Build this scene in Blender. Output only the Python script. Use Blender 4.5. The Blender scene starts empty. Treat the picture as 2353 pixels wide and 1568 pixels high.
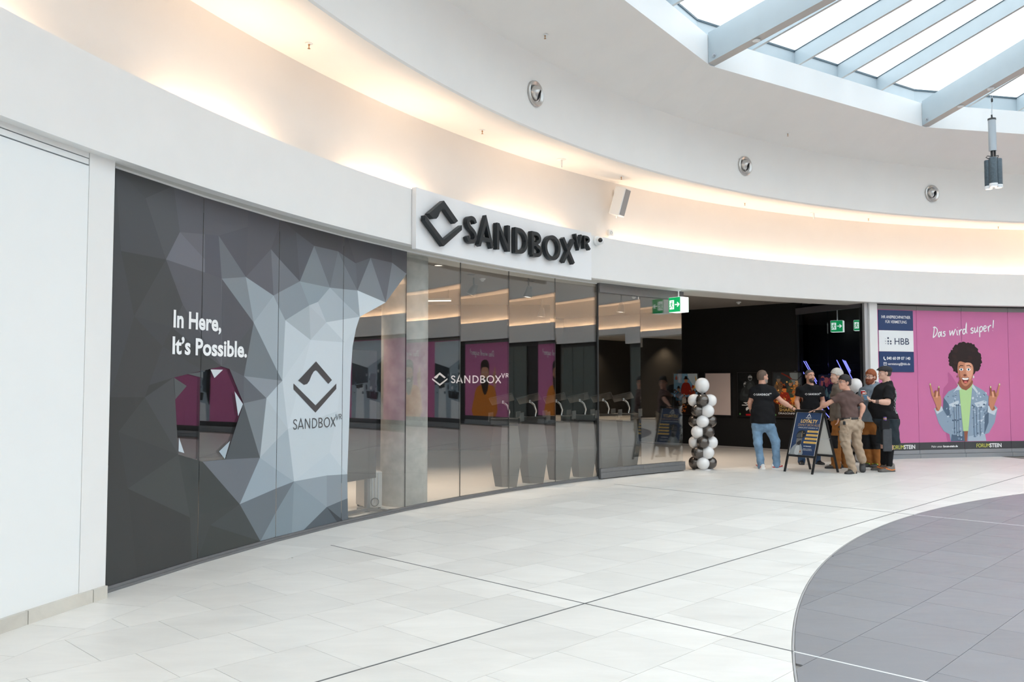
import bpy, bmesh, math, random
import numpy as np
from mathutils import Vector, Matrix
from mathutils.geometry import tessellate_polygon
random.seed(7); rng = np.random.default_rng(7)
SC = bpy.context.scene; COL = SC.collection
pi = math.pi; rad = math.radians

# ---------------------------------------------------------------- camera, world, lights, exposure
cam = bpy.data.cameras.new('camera'); cam_o = bpy.data.objects.new('camera', cam); COL.objects.link(cam_o)
cam.sensor_width = 36.0; cam.lens = 36.0 * 1960 / 2353
cam_o.location = (0, 0, 1.55); cam_o.rotation_euler = (rad(90) + math.atan(98 / 1960), 0, 0)
cam.clip_end = 300
SC.camera = cam_o
vs = SC.view_settings
vs.view_transform = 'Standard'; vs.look = 'None'; vs.gamma = 1.0; vs.use_curve_mapping = False
vs.exposure = 0.90

CX, CY = 13.2, 1.5                      # centre of the round mall court
def pol(a, R, z=0.0):
    a = rad(a); return Vector((CX + R * math.cos(a), CY + R * math.sin(a), z))
def yaw_at(a): return rad(a)            # outward direction from the court's centre

w = bpy.data.worlds.new('world'); SC.world = w; w.use_nodes = True
bg = w.node_tree.nodes['Background']; bg.inputs[0].default_value = (0.875, 0.955, 1.0, 1); bg.inputs[1].default_value = 1.6

def area(name, loc, size, energy, color, rot=(0, 0, 0), size_y=None, shape=None, spread=None):
    l = bpy.data.lights.new(name, 'AREA'); l.energy = energy; l.color = color; l.size = size
    if size_y: l.shape = 'RECTANGLE'; l.size_y = size_y
    if shape: l.shape = shape
    if spread: l.spread = rad(spread)
    o = bpy.data.objects.new(name, l); COL.objects.link(o); o.location = loc; o.rotation_euler = rot
    return o

WARM = (1.0, 0.65, 0.38)
def cove_lamp(a, e, WARM):
    p = pol(a, 16.965, 3.735)
    o = area('cove_lamp', p, 1.02, e, WARM, (rad(180), 0, rad(a) + pi / 2), 0.05)
    return o
# some tubes over the shopfront are dark, so the cove glows in separate stretches there
for _a in [131.2 - 3.75 * k for k in range(84)] + [138.6, 141.7, 149.0, 150.6, 158.1, 159.8, 167.6, 171.3, 175.0, 178.7]:
    if _a > -180: cove_lamp(_a, *((4.3, (1.0, .70, .46)) if 96 < _a < 180 else (10.0, (1.0, .64, .37))))
# ceiling downlights inside the shop and at its entrance
def spot(name, loc, e, ang, col=(1.0, 0.80, 0.62), r=0.05, rot=(0, 0, 0)):
    l = bpy.data.lights.new(name, 'SPOT'); l.energy = e; l.spot_size = rad(ang); l.spot_blend = 0.7; l.color = col; l.shadow_soft_size = r
    o = bpy.data.objects.new(name, l); COL.objects.link(o); o.location = loc; o.rotation_euler = rot
    return o
SHOP_SPOTS = [(148.5, 18.2), (144.3, 18.1), (141.6, 18.15), (146.5, 19.6), (141.5, 19.8), (137.2, 18.3), (132.5, 18.1), (128.3, 18.2),
              (124.6, 18.0), (121.2, 18.1), (117.6, 18.3), (122.5, 19.6), (154, 18.6)]
for _i, (_a, _R) in enumerate(SHOP_SPOTS):
    spot('shop_downlight_lamp', pol(_a, _R, 3.36), 48 if _a < 130 else 100, 75)
for _a in (41.5, 46.5, 51.5):
    spot('passage_downlight_lamp', pol(_a, 19.0, 3.6), 220, 110, (1.0, .75, .5))

spot('shop_downlight_lamp', (4.8, 18.27, 3.37), 80, 120)

# ---------------------------------------------------------------- materials
MATS = {}
def new_mat(name):
    m = bpy.data.materials.new(name); m.use_nodes = True; nt = m.node_tree; nt.nodes.clear()
    out = nt.nodes.new('ShaderNodeOutputMaterial'); return m, nt, out
def pbr(name, col, rough=0.5, metal=0.0, spec=0.5, noise=0.0, nscale=8.0, bump=0.0, bscale=60.0, emit=None, estr=0.0, coat=0.0, vcol=False, sheen=0.0, alpha=1.0, sub=0.0):
    if name in MATS: return MATS[name]
    m, nt, out = new_mat(name); N = nt.nodes; L = nt.links
    b = N.new('ShaderNodeBsdfPrincipled'); L.new(b.outputs[0], out.inputs[0])
    c = tuple(col) + (1,) if len(col) == 3 else col
    b.inputs['Base Color'].default_value = c; b.inputs['Roughness'].default_value = rough; b.inputs['Metallic'].default_value = metal
    b.inputs['Specular IOR Level'].default_value = spec; b.inputs['Coat Weight'].default_value = coat
    b.inputs['Sheen Weight'].default_value = sheen
    if sub: b.inputs['Subsurface Weight'].default_value = sub; b.inputs['Subsurface Scale'].default_value = .01
    if emit: b.inputs['Emission Color'].default_value = tuple(emit) + (1,); b.inputs['Emission Strength'].default_value = estr
    src = None
    if vcol:
        a = N.new('ShaderNodeAttribute'); a.attribute_name = 'Col'; src = a.outputs['Color']
    if noise:
        tc = N.new('ShaderNodeTexCoord'); n = N.new('ShaderNodeTexNoise'); n.inputs['Scale'].default_value = nscale; n.inputs['Detail'].default_value = 6
        L.new(tc.outputs['Object'], n.inputs['Vector'])
        mr = N.new('ShaderNodeMapRange'); mr.inputs[1].default_value = .25; mr.inputs[2].default_value = .75; mr.inputs[3].default_value = 1 - noise; mr.inputs[4].default_value = 1 + noise
        L.new(n.outputs['Fac'], mr.inputs[0])
        mx = N.new('ShaderNodeMix'); mx.data_type = 'RGBA'; mx.blend_type = 'MULTIPLY'; mx.inputs[0].default_value = 1
        if src: L.new(src, mx.inputs[6])
        else: mx.inputs[6].default_value = c
        L.new(mr.outputs[0], mx.inputs[7]); src = mx.outputs[2]
    if src: L.new(src, b.inputs['Base Color'])
    if bump:
        tc = N.new('ShaderNodeTexCoord'); n = N.new('ShaderNodeTexNoise'); n.inputs['Scale'].default_value = bscale; n.inputs['Detail'].default_value = 4
        L.new(tc.outputs['Object'], n.inputs['Vector']); bp = N.new('ShaderNodeBump'); bp.inputs['Strength'].default_value = bump; bp.inputs['Distance'].default_value = .01
        L.new(n.outputs['Fac'], bp.inputs['Height']); L.new(bp.outputs[0], b.inputs['Normal'])
    MATS[name] = m; return m
def emis(name, col, s):
    if name in MATS: return MATS[name]
    m, nt, out = new_mat(name); e = nt.nodes.new('ShaderNodeEmission'); e.inputs[0].default_value = tuple(col) + (1,); e.inputs[1].default_value = s
    nt.links.new(e.outputs[0], out.inputs[0]); MATS[name] = m; return m
def glassmat(name, tint, f0):
    m, nt, out = new_mat(name); N = nt.nodes; L = nt.links
    t = N.new('ShaderNodeBsdfTransparent'); t.inputs[0].default_value = tuple(tint) + (1,)
    g = N.new('ShaderNodeBsdfGlossy'); g.inputs['Roughness'].default_value = 0.0; g.inputs[0].default_value = (1, 1, 1, 1)
    lw = N.new('ShaderNodeLayerWeight'); lw.inputs[0].default_value = .5
    p = N.new('ShaderNodeMath'); p.operation = 'POWER'; p.inputs[1].default_value = 5; L.new(lw.outputs['Facing'], p.inputs[0])
    mr = N.new('ShaderNodeMapRange'); mr.inputs[3].default_value = f0; mr.inputs[4].default_value = 1; L.new(p.outputs[0], mr.inputs[0])
    mx = N.new('ShaderNodeMixShader'); L.new(mr.outputs[0], mx.inputs[0]); L.new(t.outputs[0], mx.inputs[1]); L.new(g.outputs[0], mx.inputs[2])
    L.new(mx.outputs[0], out.inputs[0]); MATS[name] = m; return m
def s2l(c):                                             # 0-255 sRGB to linear
    return tuple(((v / 255) / 12.92 if v / 255 <= .04045 else ((v / 255 + .055) / 1.055) ** 2.4) for v in c)

white = pbr('white_plaster', (.80, .80, .795), .6, noise=.015, nscale=3, bump=.02, bscale=120)
white2 = pbr('white_lacquer', (.82, .84, .845), .42, noise=.01, nscale=2)
warmwhite = pbr('ceiling_plaster', (.86, .835, .805), .75, noise=.015, nscale=2)
steel_w = pbr('pale_blue_steel', (.44, .51, .555), .35, metal=.0, noise=.03, nscale=4)
grey_alu = pbr('grey_aluminium', (.20, .205, .215), .38, metal=.55, noise=.05, nscale=20)
silver = pbr('silver_aluminium', (.55, .57, .60), .35, metal=.7)
chrome = pbr('chrome', (.75, .75, .76), .12, metal=1.0)
black = pbr('black_satin', (.012, .012, .014), .45)
black_wall = pbr('black_wall_paint', (.0025, .0025, .0032), .85, noise=.2, nscale=6)
black_gloss = pbr('black_gloss', (.010, .010, .012), .08)
charcoal = pbr('charcoal', (.045, .047, .05), .5)
concrete = pbr('concrete', (.47, .47, .44), .7, noise=.22, nscale=7, bump=.12, bscale=55)
shop_ceil = pbr('shop_ceiling_paint', (.24, .22, .20), .8)
brass = pbr('brass', (.45, .25, .12), .35, metal=.9)
printm = pbr('print', (1, 1, 1), .40, vcol=True, spec=.35)
decalm = pbr('film_print', (1, 1, 1), .42, vcol=True, spec=.25, noise=.03, nscale=220)
pane_glass = glassmat('pane_glass', (.92, .93, .925), .10)
sky_glass = glassmat('skylight_glass', (.97, .985, .985), .03)

# ---------------------------------------------------------------- mesh helpers
def link(name, me, mat=None, parent=None):
    o = bpy.data.objects.new(name, me); COL.objects.link(o)
    if mat:
        for m_ in (mat if isinstance(mat, (list, tuple)) else [mat]): me.materials.append(m_)
    if parent: o.parent = parent
    return o
def pyd(name, v, f, mat=None, parent=None, smooth=False, cols=None):
    me = bpy.data.meshes.new(name); me.from_pydata([tuple(x) for x in v], [], f); me.update()
    if smooth: me.polygons.foreach_set('use_smooth', [True] * len(me.polygons))
    if cols is not None:                                # one colour per face
        at = me.color_attributes.new('Col', 'FLOAT_COLOR', 'CORNER'); k = 0
        for p in me.polygons:
            c = cols[p.index]
            for li in p.loop_indices: at.data[li].color = (*c, 1)
    return link(name, me, mat, parent)
def bmobj(name, bm, mat=None, parent=None, smooth=False):
    me = bpy.data.meshes.new(name); bmesh.ops.recalc_face_normals(bm, faces=bm.faces[:]); bm.to_mesh(me); bm.free()
    if smooth:
        me.polygons.foreach_set('use_smooth', [True] * len(me.polygons))
        try: me.set_sharp_from_angle(angle=rad(35))
        except Exception: pass
    return link(name, me, mat, parent)
def tag(o, label=None, cat=None, group=None, kind=None):
    if label: o['label'] = label
    if cat: o['category'] = cat
    if group: o['group'] = group
    if kind: o['kind'] = kind
    return o
def empty(name, loc=(0, 0, 0), rz=0, label=None, cat=None, group=None, kind=None):
    o = bpy.data.objects.new(name, None); COL.objects.link(o); o.location = loc; o.rotation_euler = (0, 0, rz); o.empty_display_size = .1
    return tag(o, label, cat, group, kind)
def bx(bm, cx, cy, cz, sx, sy, sz, rot=None, bev=0.0):
    r = bmesh.ops.create_cube(bm, size=1.0); vs_ = r['verts']
    bmesh.ops.scale(bm, vec=(sx, sy, sz), verts=vs_)
    if bev: 
        es = list({e for v in vs_ for e in v.link_edges})
        rr = bmesh.ops.bevel(bm, geom=es, offset=bev, segments=1, affect='EDGES'); vs_ = list({v for f in rr['faces'] for v in f.verts} | {v for v in vs_ if v.is_valid})
    if rot is not None: bmesh.ops.rotate(bm, cent=(0, 0, 0), matrix=rot, verts=vs_)
    bmesh.ops.translate(bm, vec=(cx, cy, cz), verts=vs_); return vs_
def box(name, c, s, mat, parent=None, bev=0.0, rz=0):
    bm = bmesh.new(); bx(bm, *c, *s, rot=Matrix.Rotation(rz, 3, 'Z') if rz else None, bev=bev); return bmobj(name, bm, mat, parent)
def tube(bm, pts, r, n=10, caps=True):
    pts = [Vector(p) for p in pts]; rings = []
    rs = r if isinstance(r, (list, tuple)) else [r] * len(pts); prev = None
    for i, p in enumerate(pts):
        d = (pts[min(i + 1, len(pts) - 1)] - pts[max(i - 1, 0)]).normalized()
        if prev is None:
            u = d.orthogonal().normalized()
        else:
            u = (prev - d * prev.dot(d)).normalized()
        prev = u; v = d.cross(u)
        rings.append([bm.verts.new(p + (u * math.cos(2 * pi * k / n) + v * math.sin(2 * pi * k / n)) * rs[i]) for k in range(n)])
    for a, b in zip(rings, rings[1:]):
        for k in range(n): bm.faces.new((a[k], a[(k + 1) % n], b[(k + 1) % n], b[k]))
    if caps: bm.faces.new(rings[0][::-1]); bm.faces.new(rings[-1])
def tubeo(name, pts, r, mat, parent=None, n=10):
    bm = bmesh.new(); tube(bm, pts, r, n); return bmobj(name, bm, mat, parent, True)
def lathe(bm, prof, n=20, M=None, cap0=False, cap1=False):
    rings = []
    for r, z in prof:
        ring = [Vector((r * math.cos(2 * pi * k / n), r * math.sin(2 * pi * k / n), z)) for k in range(n)]
        rings.append([bm.verts.new(M @ p if M else p) for p in ring])
    for a, b in zip(rings, rings[1:]):
        for k in range(n): bm.faces.new((a[k], a[(k + 1) % n], b[(k + 1) % n], b[k]))
    if cap0: bm.faces.new(rings[0][::-1])
    if cap1: bm.faces.new(rings[-1])
def latheo(name, prof, mat, parent=None, n=20, M=None, cap0=False, cap1=False):
    bm = bmesh.new(); lathe(bm, prof, n, M, cap0, cap1); return bmobj(name, bm, mat, parent, True)
def revolve(name, prof, a0, a1, mat, parent=None, step=1.0, closed=True, kind=None):
    """a profile of (R, z) swept round the court's centre from angle a0 to a1"""
    n = max(2, int(abs(a1 - a0) / step) + 1); full = abs(a1 - a0) >= 359.9
    bm = bmesh.new(); rings = []
    for i in range(n if full else n + 1):
        a = a0 + (a1 - a0) * i / n
        rings.append([bm.verts.new(pol(a, R, z)) for R, z in prof])
    m = len(prof)
    for i in range(n):
        A = rings[i]; B = rings[(i + 1) % len(rings)]
        for k in range(m if closed else m - 1):
            bm.faces.new((A[k], A[(k + 1) % m], B[(k + 1) % m], B[k]))
    if closed and not full: bm.faces.new(rings[0]); bm.faces.new(rings[-1][::-1])
    o = bmobj(name, bm, mat, parent, True)
    if kind: o['kind'] = kind
    return o
def quadband(name, R0, R1, z0, z1, a0, a1, mat, parent=None, step=1.0):
    return revolve(name, [(R0, z0), (R1, z0), (R1, z1), (R0, z1)], a0, a1, mat, parent, step)

# flat shapes: polygons in a 2D plane carried onto a surface by a map (x, y, lift) -> point
def tess(poly):
    return [tuple(t) for t in tessellate_polygon([[Vector((x, y, 0)) for x, y in poly]])]
def smooth_poly(p, n=4, closed=True):
    out = []; m = len(p)
    for i in range(m if closed else m - 1):
        P0, P1, P2, P3 = (p[(i + k) % m] if closed else p[min(max(i + k, 0), m - 1)] for k in (-1, 0, 1, 2))
        for j in range(n):
            t = j / n; out.append(tuple(.5 * (2 * b + (c - a) * t + (2 * a - 5 * b + 4 * c - d) * t * t + (3 * b - a - 3 * c + d) * t ** 3) for a, b, c, d in zip(P0, P1, P2, P3)))
    if not closed: out.append(tuple(p[-1]))
    return out
def ell(cx, cy, rx, ry, n=20, a=0.0):
    c, s = math.cos(a), math.sin(a)
    return [(cx + c * rx * math.cos(t) - s * ry * math.sin(t), cy + s * rx * math.cos(t) + c * ry * math.sin(t)) for t in (2 * pi * k / n for k in range(n))]
def rect(x0, y0, x1, y1): return [(x0, y0), (x1, y0), (x1, y1), (x0, y1)]
def stroke(pts, wd, closed=False):
    """quads of a mitred line of width wd (one polygon per segment)"""
    P = [Vector((*p, 0)) for p in pts]; n = len(P); L = []; R = []
    for i in range(n):
        a = P[(i - 1) % n] if (closed or i > 0) else None; c = P[(i + 1) % n] if (closed or i < n - 1) else None
        d1 = (P[i] - a).normalized() if a is not None else None; d2 = (c - P[i]).normalized() if c is not None else None
        if d1 is None: d1 = d2
        if d2 is None: d2 = d1
        t = (d1 + d2); t = t.normalized() if t.length > 1e-6 else d1
        nn = Vector((-t.y, t.x, 0)); k = max(.35, abs(nn.dot(Vector((-d1.y, d1.x, 0)))))
        L.append(P[i] + nn * (wd / 2 / k)); R.append(P[i] - nn * (wd / 2 / k))
    return [[(L[i].x, L[i].y), (R[i].x, R[i].y), (R[(i + 1) % n].x, R[(i + 1) % n].y), (L[(i + 1) % n].x, L[(i + 1) % n].y)] for i in range(n if closed else n - 1)]
def clip_s(poly, s, keep_right):
    out = []
    for (x0, y0), (x1, y1) in zip(poly, poly[1:] + poly[:1]):
        a, b = (x0 >= s) == keep_right, (x1 >= s) == keep_right
        if a: out.append((x0, y0))
        if a != b: t = (s - x0) / (x1 - x0); out.append((s, y0 + (y1 - y0) * t))
    return out
def strips(tri, w):
    """a triangle cut into upright strips so that it follows a curved wall"""
    x0 = min(p[0] for p in tri); x1 = max(p[0] for p in tri); k0, k1 = math.floor(x0 / w), math.floor(x1 / w)
    if k0 == k1: return [tri]
    out = []
    for k in range(k0, k1 + 1):
        q = clip_s(clip_s(tri, k * w, True), (k + 1) * w, False)
        if len(q) > 2: out.append(q)
    return out
def art(name, layers, fmap, parent=None, mat=None, lift0=.001, dl=.00025, strip=None):
    """layers: (polygon, sRGB colour); later ones lie a hair above earlier ones"""
    V = []; F = []; Cc = []
    for k, lay in enumerate(layers):
        poly, col = lay[:2]; lf = lift0 + dl * (lay[2] if len(lay) > 2 else k); c = s2l(col)
        for t in tess(poly):
            for q in (strips([poly[i] for i in t], strip) if strip else [[poly[i] for i in t]]):
                b = len(V); V += [fmap(x, y, lf) for x, y in q]; F.append(tuple(range(b, b + len(q)))); Cc.append(c)
    return pyd(name, V, F, mat or printm, parent, cols=Cc)
_txt = {}
def text2d(s, size=1.0, bold=0.0, align='LEFT', shear=0.0, spacing=1.0):
    """outline triangles of a line of lettering: (vertices, faces)"""
    k = (s, bold, shear, spacing)
    if k not in _txt:
        cu = bpy.data.curves.new('t', 'FONT'); cu.body = s; cu.size = 1; cu.offset = bold; cu.shear = shear; cu.space_character = spacing; cu.resolution_u = 3
        o = bpy.data.objects.new('t', cu); COL.objects.link(o); dg = bpy.context.evaluated_depsgraph_get(); me = o.evaluated_get(dg).to_mesh()
        me.calc_loop_triangles()
        vv = [(v.co.x, v.co.y) for v in me.vertices]; ff = [tuple(t.vertices) for t in me.loop_triangles]
        o.to_mesh_clear() if hasattr(o, 'to_mesh_clear') else None
        bpy.data.objects.remove(o); bpy.data.curves.remove(cu); _txt[k] = (vv, ff)
    vv, ff = _txt[k]; x0 = min(v[0] for v in vv); x1 = max(v[0] for v in vv)
    dx = {'LEFT': -x0, 'CENTER': -(x0 + x1) / 2, 'RIGHT': -x1}[align]
    return [((x + dx) * size, y * size) for x, y in vv], ff, (x1 - x0) * size
def lettering(name, items, fmap, parent, mat, lift=.0015):
    """items: (string, x, y, cap height, bold, align, shear[, width]); every line an object of its own"""
    out = []
    for it in items:
        V = []; F = []
        s, x, y, h, bold, al, sh = it[:7]; v, f, wd = text2d(s, h / .727, bold, al, sh)
        k = it[7] / wd if len(it) > 7 else 1.0; b = len(V)
        V += [fmap(x + p * k, y + q, lift + .0012) for p, q in v]; F += [tuple(b + i for i in t) for t in f]
        out.append(pyd(name, V, F, mat, parent))
    return out

# the shop's word mark, drawn as strokes; unit = cap height, every entry (advance, list of (polyline, closed))
def _arc(cx, cy, rx, ry, a0, a1, n=12): return [(cx + rx * math.cos(rad(a0 + (a1 - a0) * i / n)), cy + ry * math.sin(rad(a0 + (a1 - a0) * i / n))) for i in range(n + 1)]
def glyphs(wt):
    h = wt / 2; T = 1 - h
    S = [(.475, .80), (.40, .93), (.26, .975), (.11, .92), (.055, .77), (.12, .62), (.27, .52), (.42, .40), (.475, .24), (.41, .09), (.26, .025), (.11, .07), (.03, .21)]
    S = smooth_poly([(x, h + (y - .025) / .95 * (1 - wt)) for x, y in S], 3, False)
    G = {'S': (.56, [(S, 0)]),
         'A': (.74, [([(h * 1.05, 0), (.36, 1.0 - h * .2), (.72 - h * 1.05, 0)], 0), ([(.17, .27), (.55, .27)], 0)]),
         'N': (.80, [([(h + .04, 0), (h + .04, 1)], 0), ([(h + .06, 1 - h * .6), (.74 - h, h * .6)], 0), ([(.72 - h + .02, 0), (.72 - h + .02, 1)], 0)]),
         'D': (.78, [([(h + .04, h), (h + .04, T), (.28, T)] + _arc(.28, .5, .44 - h, .5 - h, 90, -90, 14)[1:-1] + [(.28, h)], 1)]),
         'B': (.62, [([(h + .04, h), (h + .04, T), (.30, T)] + _arc(.30, .755, .22 - h + .04, .245 - h, 90, -90, 9)[1:-1] + [(.30, .51), (h + .04, .51)], 0),
                     ([(.30, .51)] + _arc(.32, .255, .26 - h + .03, .255 - h, 90, -90, 9)[1:-1] + [(.32, h), (h + .04, h)], 0)]),
         'O': (.98, [(_arc(.48, .5, .48 - h, .51 - h, 0, 360, 30)[:-1], 1)]),
         'X': (.68, [([(h * 1.1, 0), (.64 - h * 1.1, 1)], 0), ([(.64 - h * 1.1, 0), (h * 1.1, 1)], 0)]),
         'V': (.66, [([(h, 1), (.33, .0 + h * .2), (.66 - h, 1)], 0)]),
         'R': (.60, [([(h + .04, 0), (h + .04, T), (.28, T)] + _arc(.28, .73, .26 - h + .03, .27 - h, 90, -90, 9)[1:-1] + [(.28, .46), (h + .04, .46)], 0), ([(.28, .46), (.56, 0)], 0)])}
    return G
WM = {'S': (.03, .62), 'A': (.74, .94), 'N': (1.87, .82), 'D': (3.02, .82), 'B': (4.08, .68), 'O': (4.95, 1.04), 'X': (6.10, .86), 'V': (6.96, .51), 'R': (7.58, .46)}
def wordmark(wt):
    """polygons per letter of SANDBOX with a raised small VR; unit cap height"""
    G = glyphs(wt); out = []
    for ch in 'SANDBOXVR':
        x0, W = WM[ch]; small = ch in 'VR'; st = G[ch][1]
        if small: st = glyphs(wt * .62 / .56)[ch][1]
        xs = [a for pts, c in st for a, b in pts]; ov = wt * (1.05 if ch in 'AXV' else 1.0) * (.62 if small else 1)
        k = (W - ov) / (max(xs) - min(xs)); q = .56 if small else 1; z0 = .72 if small else 0
        polys = [p for pts, c in st for p in stroke([(x0 + ov / 2 + (a - min(xs)) * k, z0 + b * q) for a, b in pts], wt * (.66 if small else 1), c)]
        out.append((ch, polys))
    return out
def logo_polys():
    """the open diamond mark in a box -1..1 x -1.2..1.2: two pieces"""
    tb = .26
    up = [(-.80, .30), (0, 1.2), (.78, .33), (.60, .14), (.06, .74), (-.01, .78), (-.10, .72), (-.20, .55), (-.30, .28), (-.40, .14), (-.55, .10)]
    lo = [(-1, .16), (-1, -.10), (0, -1.2), (1, -.10), (1, .16), (0, -.86)]
    return [up, lo]
# ================================================================ STRUCTURE
def stone_mat(name, col, var, grain, rough, streak=(1, 1, 1)):
    m, nt, out = new_mat(name); N = nt.nodes; L = nt.links
    b = N.new('ShaderNodeBsdfPrincipled'); L.new(b.outputs[0], out.inputs[0])
    b.inputs['Specular IOR Level'].default_value = .45
    oi = N.new('ShaderNodeObjectInfo'); ge = N.new('ShaderNodeNewGeometry')
    ad = N.new('ShaderNodeMath'); ad.operation = 'ADD'; L.new(oi.outputs['Random'], ad.inputs[0]); L.new(ge.outputs['Random Per Island'], ad.inputs[1])
    fr = N.new('ShaderNodeMath'); fr.operation = 'FRACT'; L.new(ad.outputs[0], fr.inputs[0])
    mr = N.new('ShaderNodeMapRange'); mr.inputs[3].default_value = 1 - var; mr.inputs[4].default_value = 1 + var; L.new(fr.outputs[0], mr.inputs[0])
    mp = N.new('ShaderNodeMapping'); mp.inputs['Rotation'].default_value = (0, 0, rad(20)); mp.inputs['Scale'].default_value = streak
    L.new(ge.outputs['Position'], mp.inputs[0])
    n1 = N.new('ShaderNodeTexNoise'); n1.inputs['Scale'].default_value = 2.2; n1.inputs['Detail'].default_value = 9; n1.inputs['Roughness'].default_value = .65; n1.inputs['Distortion'].default_value = .6
    L.new(mp.outputs[0], n1.inputs['Vector'])
    mr2 = N.new('ShaderNodeMapRange'); mr2.inputs[1].default_value = .3; mr2.inputs[2].default_value = .7; mr2.inputs[3].default_value = 1 - grain; mr2.inputs[4].default_value = 1 + grain; L.new(n1.outputs['Fac'], mr2.inputs[0])
    mu = N.new('ShaderNodeMath'); mu.operation = 'MULTIPLY'; L.new(mr.outputs[0], mu.inputs[0]); L.new(mr2.outputs[0], mu.inputs[1])
    mx = N.new('ShaderNodeMix'); mx.data_type = 'RGBA'; mx.blend_type = 'MULTIPLY'; mx.inputs[0].default_value = 1; mx.inputs[6].default_value = (*col, 1)
    L.new(mu.outputs[0], mx.inputs[7]); L.new(mx.outputs[2], b.inputs['Base Color'])
    rr = N.new('ShaderNodeMapRange'); rr.inputs[1].default_value = .3; rr.inputs[2].default_value = .7; rr.inputs[3].default_value = rough - .07; rr.inputs[4].default_value = rough + .07
    L.new(n1.outputs['Fac'], rr.inputs[0]); L.new(rr.outputs[0], b.inputs['Roughness'])
    MATS[name] = m; return m
tile_light = stone_mat('light_stone', (.70, .688, .66), .05, .06, .42, (1, 3, 1))
tile_dark = stone_mat('grey_stone', (.215, .22, .24), .05, .06, .40, (1, 3, 1))
stone_base = stone_mat('plinth_stone', (.60, .575, .52), .05, .10, .5)
grout = pbr('grout', (.25, .24, .225), .9)

floor = pyd('floor', [(CX + 40 * x, CY + 40 * y, -.012) for x, y in ((-1, -1), (1, -1), (1, 1), (-1, 1))], [(0, 1, 2, 3)], grout); floor['kind'] = 'structure'
UA = rad(46.0); UX, UY = math.cos(UA), math.sin(UA); OX, OY = .5055, 6.1084; TS = .5704
def uv2w(u, v): return (OX + u * UX + v * UY, OY + u * UY - v * UX)
BR = 16.39; IC = (13.90, 1.11); IR = 12.88
def arc_clip(poly, c, R, inside):
    """the part of a small polygon inside (or outside) a circle, its edge following the arc"""
    pts = []
    for (x0, y0), (x1, y1) in zip(poly, poly[1:] + poly[:1]):
        for k in range(6): pts.append((x0 + (x1 - x0) * k / 6, y0 + (y1 - y0) * k / 6))
    fl = [(math.hypot(x - c[0], y - c[1]) < R) == inside for x, y in pts]
    if all(fl): return poly
    if not any(fl): return None
    n = len(pts); st = next(i for i in range(n) if fl[i] and not fl[i - 1]); out = []; i = st; runs = []
    seq = [(st + k) % n for k in range(n)]; keep = []
    for k in seq:
        if fl[k]: keep.append(k)
        elif keep: break
    if len(keep) != sum(fl): keep = [k for k in seq if fl[k]]
    def cross(a, b):
        lo, hi = pts[a], pts[b]
        for _ in range(25):
            m = ((lo[0] + hi[0]) / 2, (lo[1] + hi[1]) / 2)
            if ((math.hypot(m[0] - c[0], m[1] - c[1]) < R) == inside): lo = m
            else: hi = m
        return lo
    P0 = cross(keep[0], (keep[0] - 1) % n); P1 = cross(keep[-1], (keep[-1] + 1) % n)
    a1 = math.atan2(P1[1] - c[1], P1[0] - c[0]); a0 = math.atan2(P0[1] - c[1], P0[0] - c[0]); d = (a0 - a1 + pi) % (2 * pi) - pi
    m = max(1, int(abs(d) * R / .08)); arc = [(c[0] + R * math.cos(a1 + d * k / m), c[1] + R * math.sin(a1 + d * k / m)) for k in range(1, m)]
    return [P0] + [pts[k] for k in keep] + [P1] + arc
def prism(V, F, poly, z0, z1, inset=.0014):
    cx_ = sum(p[0] for p in poly) / len(poly); cy_ = sum(p[1] for p in poly) / len(poly); b = len(V); n = len(poly)
    q = []
    for i in range(n):                                  # pull every edge in by half a joint
        a, m, c = poly[i - 1], poly[i], poly[(i + 1) % n]
        d1 = (m[0] - a[0], m[1] - a[1]); d2 = (c[0] - m[0], c[1] - m[1]); l1 = math.hypot(*d1) or 1; l2 = math.hypot(*d2) or 1
        n1 = (-d1[1] / l1, d1[0] / l1); n2 = (-d2[1] / l2, d2[0] / l2); k = 1 + n1[0] * n2[0] + n1[1] * n2[1]
        k = max(k, .5); q.append((m[0] + (n1[0] + n2[0]) / k * inset, m[1] + (n1[1] + n2[1]) / k * inset))
    V += [(x, y, z0) for x, y in q] + [(x, y, z1) for x, y in q]
    F += [tuple(b + n + i for i in range(n))] + [(b + i, b + (i + 1) % n, b + n + (i + 1) % n, b + n + i) for i in range(n)]
def ccw(p):
    a = sum(x0 * y1 - x1 * y0 for (x0, y0), (x1, y1) in zip(p, p[1:] + p[:1])); return p if a > 0 else p[::-1]
def area2(p): return abs(sum(x0 * y1 - x1 * y0 for (x0, y0), (x1, y1) in zip(p, p[1:] + p[:1]))) / 2
def px_area(p):
    """rough size in the photograph of a flat floor polygon (0 outside the frame)"""
    x = sum(a for a, b in p) / len(p); y = sum(b for a, b in p) / len(p)
    if y < 3.5: return 0
    X = 1176 + 1960 * x / y; Y = 882 + 1960 * 1.55 / y
    if not (-150 < X < 2500 and Y < 1720): return 0
    return area2(p) * 1960 ** 2 * 1.55 / y ** 3
lights_, darks_ = [], []
n_ = int(2 * BR / TS) + 8
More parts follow.
